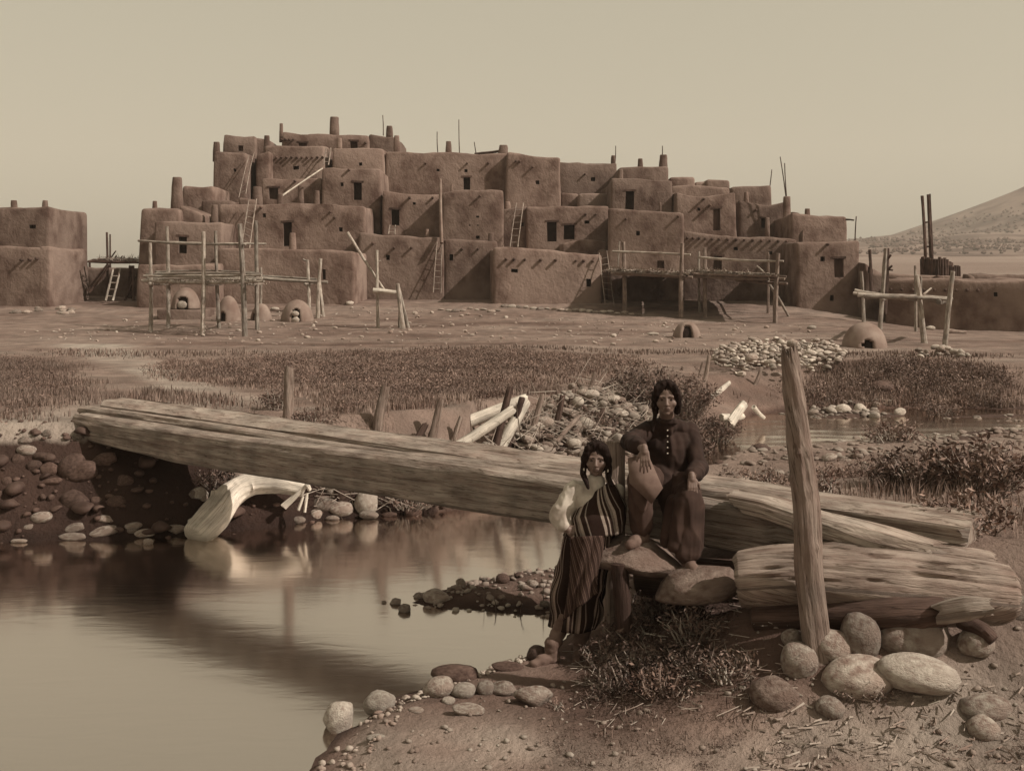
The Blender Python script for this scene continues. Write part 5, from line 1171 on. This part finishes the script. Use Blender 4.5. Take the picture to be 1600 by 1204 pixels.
for sx in (-1, 1):
    hw_ += [('c', Lw(.018 * sx, .052, .108), Lw(.074 * sx, .052, .045), .024, .025), ('c', Lw(.074 * sx, .048, .045), Lw(.088 * sx, .015, -.05), .023, .026), ('c', Lw(.06 * sx, .055, .085), Lw(.082 * sx, .025, .0), .028, .032),
            ('c', Lw(.090 * sx, .012, -.05), Lw(.092 * sx, .03, -.11), .026, .022)]
hw_ += [('c', Lw(-.090, .04, -.11), Lw(-.115, .10, -.17), .020, .010), ('c', Lw(.090, .04, -.11), Lw(.050, .11, -.19), .022, .012)]
blob('hair', hw_, 'hair', rootw, .006, 3, wrinkle=.005, wsc=45, seed=5, stretch=(1, 1, .22))
for sx in (-1, 1): blob('earring', [('e', Lw(.088 * sx, .045, -.075), Sw(.006, .005, .014), Rw)], 'bead', rootw, .002, 1)
blob('blouse', [('c', wa, ch, .135, .135), ('c', ch + V_((-.05, 0, .02)), ch + V_((.06, 0, .02)), .12, .12), ('c', sL, sR, .07, .07), ('c', nk + V_((0, .01, -.07)), nk + V_((0, 0, -.01)), .085, .06), ('c', sL + V_((.01, 0, .005)), eL, .068, .085), ('c', eL, eL.lerp(wL, .7), .082, .055), ('c', eL.lerp(wL, .6), eL.lerp(wL, .85), .055, .038)],
     'blouse', rootw, .008, 4, wrinkle=.010, wsc=14, seed=9, stretch=(1, 1, .6))
# striped blanket cloth: stripes across the weave, in the cloth's own coordinates (UV)
def stripes(name, dens, dark, light, thin=.28, wob=.02, broad=True):
    m = bpy.data.materials.new(name); m.use_nodes = True; t = m.node_tree; n = t.nodes; L = t.links; b = n['Principled BSDF']; b.inputs['Roughness'].default_value = .95; b.inputs['Specular IOR Level'].default_value = .1
    tc = n.new('ShaderNodeTexCoord'); sx = n.new('ShaderNodeSeparateXYZ'); L.new(tc.outputs['UV'], sx.inputs[0])
    ml = n.new('ShaderNodeMath'); ml.operation = 'MULTIPLY'; ml.inputs[1].default_value = dens; L.new(sx.outputs['X'], ml.inputs[0])
    fr_ = n.new('ShaderNodeMath'); fr_.operation = 'FRACT'; L.new(ml.outputs[0], fr_.inputs[0])
    cr = n.new('ShaderNodeValToRGB'); cr.color_ramp.interpolation = 'CONSTANT'; e = cr.color_ramp.elements
    e[0].position = 0; e[0].color = (*dark, 1); e[1].position = .30; e[1].color = (*light, 1)
    for p, c in ((.38, dark), (.46, light), (.50, dark), (.58, [q * .55 for q in light]), (.66, light), (.74, dark), (.88, [q * .7 for q in light]), (.92, dark)):
        k = e.new(p); k.color = (*c, 1)
    L.new(fr_.outputs[0], cr.inputs[0])
    nz = n.new('ShaderNodeTexNoise'); nz.inputs['Scale'].default_value = 90; nz.inputs['Detail'].default_value = 4; L.new(tc.outputs['Object'], nz.inputs[0])
    mr = n.new('ShaderNodeMapRange'); mr.inputs['To Min'].default_value = .6; mr.inputs['To Max'].default_value = 1.3; L.new(nz.outputs[0], mr.inputs[0])
    vm = n.new('ShaderNodeVectorMath'); vm.operation = 'SCALE'; L.new(cr.outputs[0], vm.inputs[0]); L.new(mr.outputs[0], vm.inputs['Scale']); L.new(vm.outputs[0], b.inputs['Base Color'])
    bp = n.new('ShaderNodeBump'); bp.inputs['Strength'].default_value = .3; bp.inputs['Distance'].default_value = .004; L.new(nz.outputs[0], bp.inputs['Height']); L.new(bp.outputs[0], b.inputs['Normal'])
    return m
MT['blanket'] = stripes('striped_blanket', 1.25, sep(.025), sep(.30)); MT['blanket_skirt'] = stripes('striped_skirt_blanket', 2.6, sep(.02), sep(.22)); MT['blanket_fold'] = stripes('finely_striped_blanket', 5.0, sep(.03), sep(.13))
def cloth(name, rings, mat, parent, closed=True, thick=.006, ush=0.0, vscale=1.0, uvf=None):
    """rings: list of (center, rx, ry, rotation about z, folds amplitude); u runs round the body"""
    n_ = 72 if closed else 60; vs_, uv = [], []; S = rng.random() * 30
    for j, rg in enumerate(rings):
        c, rx, ry, amp_, a0, a1, skew = rg
        tv = np.arange(n_ + 1) / n_; wv_ = vn(tv * 13 + S, np.full(n_ + 1, j * .18), 0, 2) * 1.6
        for i in range(n_ + 1):
            t_ = i / n_; a = a0 + (a1 - a0) * t_
            w = amp_ * float(wv_[i])
            p = c + V_((math.cos(a) * (rx + w), math.sin(a) * (ry + w), skew * math.cos(a + .6)))
            vs_.append(p); uv.append(uvf(t_, j / (len(rings) - 1)) if uvf else (t_, j * .1))
    m_ = n_ + 1; fs = [(j * m_ + i, j * m_ + i + 1, (j + 1) * m_ + i + 1, (j + 1) * m_ + i) for j in range(len(rings) - 1) for i in range(n_)]
    o = obj(name, vs_, fs, MT[mat], parent, uv=uv); s_ = o.modifiers.new('thickness', 'SOLIDIFY'); s_.thickness = thick; s_.offset = 1; return o
# skirt blanket from waist to shins
rg = []
for k in range(26):
    t_ = k / 25; c = P(920 - 26 * t_ ** 1.2, 822 + 156 * t_, Yw + .03 - .05 * t_); rg.append((c, .19 + .035 * math.sin(t_ * 2.6) - .035 * t_, .14 + .02 * t_, .012 + .026 * t_, -math.pi / 2 - math.pi, -math.pi / 2 + math.pi, .0))
cloth('skirt', rg, 'blanket_skirt', rootw, uvf=lambda t_, v: (t_ * 2.2 - v * .12, v))
# shawl wound round the chest, off the left shoulder
rg = []
for k in range(22):
    t_ = k / 21; c = P(937 - 14 * t_, 764 + 68 * t_, Yw + .03 - .03 * t_)
    rx = .10 + .135 * min(1, t_ * 1.9) - .015 * t_; rg.append((c + V_((.02, 0, 0)), rx, .10 + .12 * min(1, t_ * 1.6), .012, -math.pi / 2 - math.pi, -math.pi / 2 + math.pi, .085 * (1 - t_ * .75)))
shw = cloth('shawl', rg, 'blanket', rootw, thick=.010, uvf=lambda t_, v: (t_ * 4.2 - v * .50, v))
# folded end of the blanket hanging down in front
vs_, uv, fs = [], [], []; nu2, nv3 = 22, 26
for j in range(nv3 + 1):
    v = j / nv3
    for i in range(nu2 + 1):
        u = i / nu2
        tl_, tr2, bl_, brr = (890, 838), (938, 836), (880, 968), (940, 926)
        x = (tl_[0] * (1 - u) + tr2[0] * u) * (1 - v) + (bl_[0] * (1 - u) + brr[0] * u) * v; y = (tl_[1] * (1 - u) + tr2[1] * u) * (1 - v) + (bl_[1] * (1 - u) + brr[1] * u) * v
        x += 6 * math.sin(v * 3 + u * 2)
        yy = Yw - .255 + .06 * abs(u - .5) * 2 - .03 * v + .014 * math.sin(u * 13 + v * 4); vs_.append(P(x, y, yy)); uv.append((u * 1.3 - v * .75, v))
fs = [(j * (nu2 + 1) + i, j * (nu2 + 1) + i + 1, (j + 1) * (nu2 + 1) + i + 1, (j + 1) * (nu2 + 1) + i) for j in range(nv3) for i in range(nu2)]
fo = obj('blanket_end', vs_, fs, MT['blanket_fold'], rootw, uv=uv); s_ = fo.modifiers.new('thickness', 'SOLIDIFY'); s_.thickness = .012; s_.offset = -1
blob('legging', [('c', kL, aL + V_((0, 0, .02)), .062, .052), ('c', kR, aR + V_((0, 0, .02)), .062, .05)], 'moccasin', rootw, .008, 4, wrinkle=.006, wsc=18, seed=31, stretch=(1, 1, 1.6))
shoe(aL, (-.8, -.55), rootw, L_=.22, s=.95); shoe(aR, (-.2, -.9), rootw, L_=.22, s=.9)

# ------------------------------------------------------------------ vegetation
def blades(name, poly, n_, h0, h1, w, tone, seed, lean=.35, mat='grass', dens=None, segs=1, minz=.03, clump=0.0, edge=1.4):
    r0 = np.random.RandomState(seed); pl = np.array(poly); x0, y0 = pl.min(0); x1, y1 = pl.max(0)
    N = int(n_ * 4); x = r0.uniform(x0, x1, N); y = r0.uniform(y0, y1, N)
    k = pdist(pl, x, y) < 0.0 + .35 * vn(x * 1.1, y * 1.1, 0, 2, seed); x, y = x[k], y[k]
    dm = vn(x * (.55 if clump == 0 else clump), y * (.9 if clump == 0 else clump * 1.3), 0, 3, seed + 3) * .5 + .5
    dd_ = pdist(pl, x, y) + .5 * vn(x * .8, y * .8, 1.5, 2, seed); ed = sm(.15, edge, -dd_); k = r0.uniform(.12, .78, len(x)) < dm * (.25 + .75 * ed); dm = dm * (.45 + .55 * ed); x, y, dm = x[k][:n_], y[k][:n_], dm[k][:n_]
    if clump: 
        pass
    z = ground(x, y); k = z > minz; x, y, z, dm = x[k], y[k], z[k], dm[k]; n2 = len(x)
    hh = (h0 + (h1 - h0) * r0.rand(n2)) * (.5 + .8 * dm); an = r0.uniform(0, 6.28, n2); ln = np.abs(r0.normal(0, lean, n2))
    dx = np.cos(an) * ln * hh; dy = np.sin(an) * ln * hh; wa = r0.uniform(0, 6.28, n2); ww = w * r0.uniform(.6, 1.3, n2)
    sx = np.cos(wa) * ww; sy = np.sin(wa) * ww
    a = np.stack([x - sx, y - sy, z - .02], 1); b_ = np.stack([x + sx, y + sy, z - .02], 1)
    m1 = np.stack([x + dx * .35 - sx * .7, y + dy * .35 - sy * .7, z + hh * .6], 1); m2 = np.stack([x + dx * .35 + sx * .7, y + dy * .35 + sy * .7, z + hh * .6], 1)
    t_ = np.stack([x + dx, y + dy, z + hh], 1)
    V = np.stack([a, b_, m1, m2, t_], 1).reshape(-1, 3); i = np.arange(n2) * 5
    Fq = np.stack([i, i + 1, i + 3, i + 2], 1); Ft = np.stack([i + 2, i + 3, i + 4], 1)
    me = bpy.data.meshes.new(name); nf = 2 * n2
    me.vertices.add(len(V)); me.vertices.foreach_set('co', V.ravel())
    loops = np.concatenate([Fq.ravel(), Ft.ravel()]); me.loops.add(len(loops)); me.loops.foreach_set('vertex_index', loops.astype(np.int32))
    me.polygons.add(nf); ls = np.concatenate([np.arange(n2) * 4, n2 * 4 + np.arange(n2) * 3]); me.polygons.foreach_set('loop_start', ls.astype(np.int32))
    me.polygons.foreach_set('loop_total', np.concatenate([np.full(n2, 4), np.full(n2, 3)]).astype(np.int32))
    c = tone * r0.uniform(.6, 1.5, n2) * (.75 + .5 * (vn(x * .4, y * .6, 0, 2, seed + 8) * .5 + .5)); c = np.repeat(c, 5)
    ca_ = me.color_attributes.new('tone', 'FLOAT_COLOR', 'POINT'); ca_.data.foreach_set('color', np.stack([c, c, c, np.ones_like(c)], 1).ravel())
    me.update(); me.validate(); o = link(name, me, MT[mat]); o['kind'] = 'stuff'; return o
def scrub(name, poly, n_c, per, r_, h_, ls, tone, seed, edge=1.2, dark=.5):
    """low matted weeds: many small leaf faces around scattered plant centres"""
    r0 = np.random.RandomState(seed); pl = np.array(poly); x0, y0 = pl.min(0); x1, y1 = pl.max(0)
    N = n_c * 4; x = r0.uniform(x0, x1, N); y = r0.uniform(y0, y1, N); d = pdist(pl, x, y) + .5 * vn(x * .8, y * .8, 1.5, 2, seed)
    dm = vn(x * .6, y * 1.1, 0, 3, seed + 2) * .5 + .5; k = (r0.uniform(.2, .75, N) < dm * (.3 + .7 * sm(.15, edge, -d))) & (d < 0); x, y, dm = x[k][:n_c], y[k][:n_c], dm[k][:n_c]
    z = ground(x, y); k = z > .02; x, y, z, dm = x[k], y[k], z[k], dm[k]; sc = r0.uniform(.5, 1.3, len(x)) * (.6 + .7 * dm); tn0 = r0.uniform(.55, 1.35, len(x))
    x, y, z, sc, tn0 = [np.repeat(q, per) for q in (x, y, z, sc, tn0)]; n2 = len(x); a = r0.uniform(0, 6.28, n2); q = np.sqrt(r0.rand(n2)); u = r0.rand(n2)
    px_ = x + np.cos(a) * r_ * sc * q; py_ = y + np.sin(a) * r_ * sc * q; pz = z + h_ * sc * u * (1.05 - .6 * q * q)
    c = np.stack([px_, py_, pz], 1); d1 = r0.normal(0, 1, (n2, 3)); d1[:, 2] += .6; d1 /= np.linalg.norm(d1, axis=1)[:, None]; d2 = np.cross(d1, r0.normal(0, 1, (n2, 3))); d2 /= np.linalg.norm(d2, axis=1)[:, None]
    L_ = (ls * r0.uniform(.5, 1.4, n2))[:, None]; V = np.stack([c - d2 * L_ * .22, c + d2 * L_ * .22, c + d1 * L_], 1).reshape(-1, 3)
    me = bpy.data.meshes.new(name); me.vertices.add(len(V)); me.vertices.foreach_set('co', V.ravel()); me.loops.add(n2 * 3); me.loops.foreach_set('vertex_index', np.arange(n2 * 3, dtype=np.int32))
    me.polygons.add(n2); me.polygons.foreach_set('loop_start', (np.arange(n2) * 3).astype(np.int32)); me.polygons.foreach_set('loop_total', np.full(n2, 3, np.int32))
    t_ = np.repeat(tone * tn0 * r0.uniform(.7, 1.4, n2), 3); ca_ = me.color_attributes.new('tone', 'FLOAT_COLOR', 'POINT'); ca_.data.foreach_set('color', np.stack([t_, t_, t_, np.ones_like(t_)], 1).ravel())
    me.update(); me.validate(); o = link(name, me, MT['leaf']); o['kind'] = 'stuff'; return o
MEADOW = ppoly([(-60, 668), (95, 668), (120, 640), (178, 606), (165, 585), (130, 566), (60, 558), (-120, 562)])
FIELD = ppoly([(215, 577), (240, 566), (420, 556), (700, 546), (1010, 556), (1040, 570), (1000, 590), (700, 640), (650, 668), (470, 655), (430, 640), (460, 612), (300, 604), (240, 598)])
SIDE = ppoly([(455, 610), (520, 600), (640, 610), (760, 610), (900, 600), (915, 628), (850, 640), (790, 640), (690, 672), (560, 690), (470, 668)])
FAR = ppoly([(1150, 604), (1220, 590), (1330, 566), (1480, 570), (1620, 590), (1620, 650), (1440, 648), (1200, 634), (1140, 640)])
SHORE = ppoly([(1090, 736), (1200, 740), (1330, 746), (1400, 726), (1620, 705), (1620, 900), (1560, 850), (1450, 800), (1280, 780), (1090, 762)])
scrub('meadow_scrub', MEADOW, 2000, 60, .26, .20, .040, 1.15, 301, 2.5); scrub('field_scrub', FIELD, 3800, 52, .30, .16, .050, 1.3, 302, 3.0); scrub('streamside_scrub', SIDE, 2200, 62, .24, .20, .034, 1.2, 303, 2.0)
scrub('far_bank_scrub', FAR, 2400, 55, .30, .24, .050, 1.25, 304, 2.2); scrub('shore_scrub', SHORE, 1100, 80, .18, .20, .03, 1.2, 305)
scrub('slope_scrub', [(.6, 7.1), (1.7, 6.9), (1.9, 7.5), (1.6, 8.2), (.8, 8.5), (.45, 8.0)], 110, 90, .12, .13, .026, .5, 306, edge=.3)  # low tone paints the shade of the slope into the leaves
scrub('foreground_scrub', [(.0, 6.0), (4.5, 6.0), (4.5, 7.0), (1.8, 6.95), (.8, 7.5), (.1, 7.1)], 260, 26, .06, .03, .014, 1.0, 309, edge=.3)
scrub('bank_top_scrub', [(.2, 7.3), (1.6, 6.95), (1.2, 7.5), (.6, 8.2), (.35, 7.9)], 90, 60, .09, .07, .02, .7, 310, edge=.3)
scrub('dam_scrub', DAM, 50, 60, .22, .22, .07, .8, 307, edge=.3)
blades('meadow_grass', ppoly([(-60, 668), (95, 668), (120, 640), (178, 606), (165, 585), (130, 566), (60, 558), (-120, 562)]), 60000, .06, .20, .007, .9, 101, clump=.8)
blades('meadow_weeds', ppoly([(215, 577), (240, 566), (420, 556), (700, 546), (1010, 556), (1040, 570), (1000, 590), (700, 640), (650, 668), (470, 655), (430, 640), (460, 612), (300, 604), (240, 598)]), 80000, .04, .15, .010, 1.05, 102)
blades('streamside_grass', ppoly([(455, 610), (520, 600), (640, 610), (760, 610), (900, 600), (915, 628), (850, 640), (790, 640), (690, 672), (560, 690), (470, 668)]), 40000, .06, .20, .006, 1.0, 103, clump=.9)
blades('far_bank_grass', ppoly([(1150, 604), (1220, 590), (1330, 566), (1480, 570), (1620, 590), (1620, 650), (1440, 648), (1200, 634), (1140, 640)]), 46000, .06, .22, .010, 1.05, 104, clump=.6)
blades('shore_grass', ppoly([(1090, 742), (1200, 748), (1330, 752), (1400, 730), (1620, 715), (1620, 900), (1560, 850), (1450, 800), (1280, 780), (1090, 762)]), 26000, .05, .22, .005, 1.1, 105, clump=1.0)
blades('island_grass', ppoly([(1300, 668), (1340, 650), (1440, 650), (1500, 668), (1460, 690), (1340, 690)]), 6000, .06, .20, .010, 1.0, 106, clump=1.0)
blades('bank_grass', [(.9, 7.2), (1.5, 6.9), (1.8, 7.4), (1.5, 8.3), (.75, 8.5), (.4, 8.0)], 5000, .03, .13, .0035, .5, 107, lean=.8, clump=2.0)  # slope shade put into the blade colour by the low tone
blades('foreground_grass', [(.0, 6.0), (4.5, 6.0), (4.5, 7.1), (1.8, 7.0), (.8, 7.6), (.1, 7.2)], 9000, .015, .07, .0035, 1.0, 108, lean=1.0, clump=2.5)
blades('bar_grass', [(-.6, 10.2), (-.2, 10.0), (.6, 9.8), (1.1, 10.0), (1.0, 10.3), (.1, 10.4)], 260, .12, .34, .005, .6, 109, lean=.5, minz=-.01)
blades('plaza_grass', ppoly([(30, 545), (300, 548), (800, 538), (1300, 548), (1600, 552), (1600, 575), (1300, 562), (800, 548), (300, 562), (30, 560)]), 9000, .04, .16, .016, .85, 110)
blades('pathside_grass', ppoly([(-60, 690), (60, 672), (150, 640), (430, 650), (440, 625), (250, 605), (180, 610)]), 3500, .05, .2, .009, .8, 111, clump=1.2)

def bush(name, label, c, rx, ry, h, n_leaf, n_stem, ls, seed, tone=.9, cat='bush', leafmat='leaf', narrow=.35):
    r0 = random.Random(seed); root = thing(name, label, cat, tuple(c)); SV, SF, LV, LF, TC = [], [], [], [], []
    tips = []
    for k in range(n_stem):
        a = r0.uniform(0, 6.28); q = math.sqrt(r0.random()); b_ = c + Vector((math.cos(a) * rx * q * .45, math.sin(a) * ry * q * .45, -.04))
        t_ = c + Vector((math.cos(a) * rx * q, math.sin(a) * ry * q, h * (1 - .45 * q * q) * r0.uniform(.6, 1.05)))
        m_ = b_.lerp(t_, .5) + Vector((r0.gauss(0, .04), r0.gauss(0, .04), h * .12)); w = .004 + .004 * r0.random()
        s_ = Vector((1, 0, 0)) * w; u_ = Vector((0, 1, 0)) * w; i0 = len(SV)
        for p, f in ((b_, 1.4), (m_, 1), (t_, .3)):
            SV += [p + s_ * f, p + u_ * f, p - s_ * f * .9]
        for j in (0, 3):
            for x_ in range(3): SF.append((i0 + j + x_, i0 + j + (x_ + 1) % 3, i0 + j + 3 + (x_ + 1) % 3, i0 + j + 3 + x_))
        tips.append((b_, m_, t_))
    for k in range(n_leaf):
        b_, m_, t_ = r0.choice(tips); f = r0.random() ** .7
        p = (b_.lerp(m_, f * 2) if f < .5 else m_.lerp(t_, f * 2 - 1)) + Vector((r0.gauss(0, .03), r0.gauss(0, .03), r0.gauss(0, .03)))
        d = Vector((r0.gauss(0, 1), r0.gauss(0, 1), r0.gauss(.35, .7))).normalized(); L_ = ls * r0.uniform(.5, 1.3); s_ = d.cross(Vector((r0.gauss(0, 1), r0.gauss(0, 1), r0.gauss(0, 1)))).normalized() * L_ * narrow * .5
        i0 = len(LV); LV += [p, p + d * L_ * .5 + s_, p + d * L_, p + d * L_ * .5 - s_]; LF.append((i0, i0 + 1, i0 + 2, i0 + 3)); TC += [r0.uniform(.6, 1.5) * tone] * 4
    s = obj('stems', SV, SF, MT['twig'], root); l = obj('foliage', LV, LF, MT[leafmat], root, smooth=False)
    ca_ = l.data.color_attributes.new('tone', 'FLOAT_COLOR', 'POINT'); t_ = np.array(TC); ca_.data.foreach_set('color', np.stack([t_, t_, t_, np.ones_like(t_)], 1).ravel())
    l['kind'] = 'stuff'; s['kind'] = 'stuff'; return root
def bpx(px, py): return G(px, py)
for i, (px, py, rx, h, nl, ns_, ls, lb, tn_) in enumerate([
    (1000, 645, .75, 1.0, 6500, 120, .065, 'dense leafy willow bush behind the seated person\'s shoulder', 1.0), (1068, 655, .75, .95, 6500, 120, .065, 'leafy bush right behind the seated person\'s head', 1.1), (1120, 690, .60, .50, 3000, 90, .065, 'low drooping bush at the stream edge right of the seated person', 1.1),
    (1085, 710, .35, .35, 900, 40, .09, 'small trailing bush touching the water behind the seated shoulder', .9), (925, 680, .45, .42, 900, 60, .07, 'dry twiggy bush among the dam stones', .9),
    (1440, 765, .45, .42, 1600, 50, .06, 'broad-leaved dark bush beyond the end of the bridge', .9), (1530, 770, .55, .50, 2300, 70, .07, 'large leafy bush at the right edge beyond the bridge', 1.2), (1510, 830, .4, .30, 1400, 50, .06, 'lower leafy bush beside the far beam\'s right end', 1.3), (1385, 762, .25, .30, 500, 25, .05, 'small bush beyond the far beam', 1.0),
    (1290, 775, .2, .25, 350, 20, .05, 'small weed beyond the far beam right of the tall post', 1.2), (1200, 765, .25, .2, 400, 24, .05, 'small weed beyond the far beam left of the tall post', 1.3),
    (1040, 1085, .22, .20, 650, 24, .035, 'leafy weed on the shaded slope below the flat rocks', 1.2), (985, 1010, .25, .26, 800, 30, .04, 'tangled weed under the flat rocks', .8), (1085, 1000, .30, .24, 800, 30, .04, 'tangled weed below the right-hand flat rock', .7), (1140, 1060, .25, .18, 500, 24, .035, 'low weed left of the boulders', .9),
    (940, 1035, .18, .16, 500, 22, .035, 'weed at the standing person\'s heel', .9), (1325, 1092, .07, .09, 140, 8, .03, 'sprig in front of the broad boulder', .8), (1372, 1098, .10, .10, 220, 10, .035, 'dark rosette weed between boulders', .8), (1340, 1090, .05, .06, 60, 6, .03, 'tiny sprig beside the rosette weed', .9), (870, 1108, .07, .06, 90, 12, .03, 'grass tuft at the rightmost waterline stone', 1.2),
    (1010, 1050, .28, .20, 800, 30, .035, 'dark tangled weed in the middle of the shaded slope', .6), (965, 1075, .25, .16, 700, 30, .03, 'dark weed low on the shaded slope', .7), (1100, 1045, .28, .2, 800, 30, .035, 'dark weed between the slope and the boulders', .6), (1030, 965, .3, .2, 800, 30, .035, 'dark weed right under the two flat rocks', .6),
    (345, 760, .35, .22, 900, 30, .05, 'broad-leaved plants on the far bank under the bridge', .8), (640, 790, .55, .22, 400, 90, .06, 'dry root tangle hanging at the far waterline under the bridge', 1.3), (430, 640, .30, .35, 700, 26, .05, 'weed at the lone upright stake', 1.0), (485, 665, .4, .22, 800, 30, .05, 'leafy weed right of the lone upright stake', 1.0), (1470, 650, .5, .35, 1000, 40, .07, 'bush on the grassy far shore at the right', 1.0), (1395, 690, .45, .35, 1000, 40, .06, 'shrubby tuft on the small island in the stream', 1.2)]):
    c = bpx(px, py); tn2 = tn_
    bush('leafy_bush' if h > .4 else 'weed', lb, c, rx, rx * .8, h, nl, ns_, ls, 200 + i, tn2, 'bush' if h > .4 else 'plant')
# dry chips and twigs in the lower right
def litter(name, poly, n_, l0, l1, w, seed, mat='twig', lift=0.0, rise=.15):
    r0 = random.Random(seed); pl = np.array(poly); vs_, fs = [], []; x0, y0 = pl.min(0); x1, y1 = pl.max(0); c = 0
    while c < n_:
        x, y = r0.uniform(x0, x1), r0.uniform(y0, y1)
        if pdist(pl, np.array([x]), np.array([y]))[0] > 0: continue
        z = g1(x, y)
        if z < .0: c += 1; continue
        p = Vector((x, y, z + .01 + r0.random() * lift)); a = r0.uniform(0, 6.28); d = Vector((math.cos(a), math.sin(a), r0.gauss(rise * .5 if rise > .15 else 0, rise))) * r0.uniform(l0, l1); s_ = Vector((-d.y, d.x, 0)).normalized() * w * r0.uniform(.5, 1.6); u_ = Vector((0, 0, w))
        i0 = len(vs_); vs_ += [p - s_, p + s_, p + u_ * 1.5, p + d - s_ * .5, p + d + s_ * .5, p + d + u_]; fs += [(i0, i0 + 3, i0 + 5, i0 + 2), (i0 + 1, i0 + 2, i0 + 5, i0 + 4), (i0, i0 + 2, i0 + 1), (i0 + 3, i0 + 4, i0 + 5)]; c += 1
    o = obj(name, vs_, fs, MT[mat], smooth=False); o['kind'] = 'stuff'; return o
litter('wood_chips', [(1.4, 6.2), (4, 6.2), (4, 7.0), (1.4, 7.0)], 420, .02, .12, .006, 1)
litter('bank_twigs', [(.5, 7.0), (2.0, 6.9), (1.8, 8.2), (.5, 8.6)], 380, .04, .22, .003, 2)
litter('dam_twigs', DAM, 520, .15, .6, .006, 3, lift=.42, rise=.5)
litter('waterline_twigs', [(-2.6, 13.7), (-1, 14.2), (-.3, 14.7), (-.6, 15.2), (-2.8, 14.2)], 420, .1, .45, .006, 4, lift=.25, rise=.5)
litter('plaza_chips', PLZ, 300, .05, .2, .02, 5)

# labels that tell the members of a row apart, counted along the row
ORD = ['first', 'second', 'third', 'fourth', 'fifth', 'sixth', 'seventh', 'eighth', 'ninth', 'tenth', 'eleventh', 'twelfth', 'thirteenth', 'fourteenth', 'fifteenth', 'sixteenth', 'seventeenth', 'eighteenth', 'nineteenth', 'twentieth']
for grp, desc in (('stones under the bridge', 'of the river stones seen under the bridge'), ('stones at the bar tip', 'of the dark wet stones at the gravel bar tip'), ('kerb stones below the pueblo', 'of the flat stones edging the slope'),
                  ('stones at the far edge of the stream', 'of the stones on the stream\'s far edge'), ('stones at the foot of the left house', 'of the stones at the left house\'s foot'), ('stones on the gravel bar', 'of the loose dark stones on the gravel bar'), ('stones of the left bank', 'of the embedded stones on the left bank')):
    os_ = sorted([o for o in SC.objects if o.get('group') == grp], key=lambda o: o.location.x / o.location.y); n_ = len(os_)
    for i, o in enumerate(os_):
        if i <= (n_ - 1) // 2: o['label'] = ('leftmost ' if i == 0 else ORD[i] + ' from the left ') + desc
        else: o['label'] = ('rightmost ' if i == n_ - 1 else ORD[n_ - 1 - i] + ' from the right ') + desc
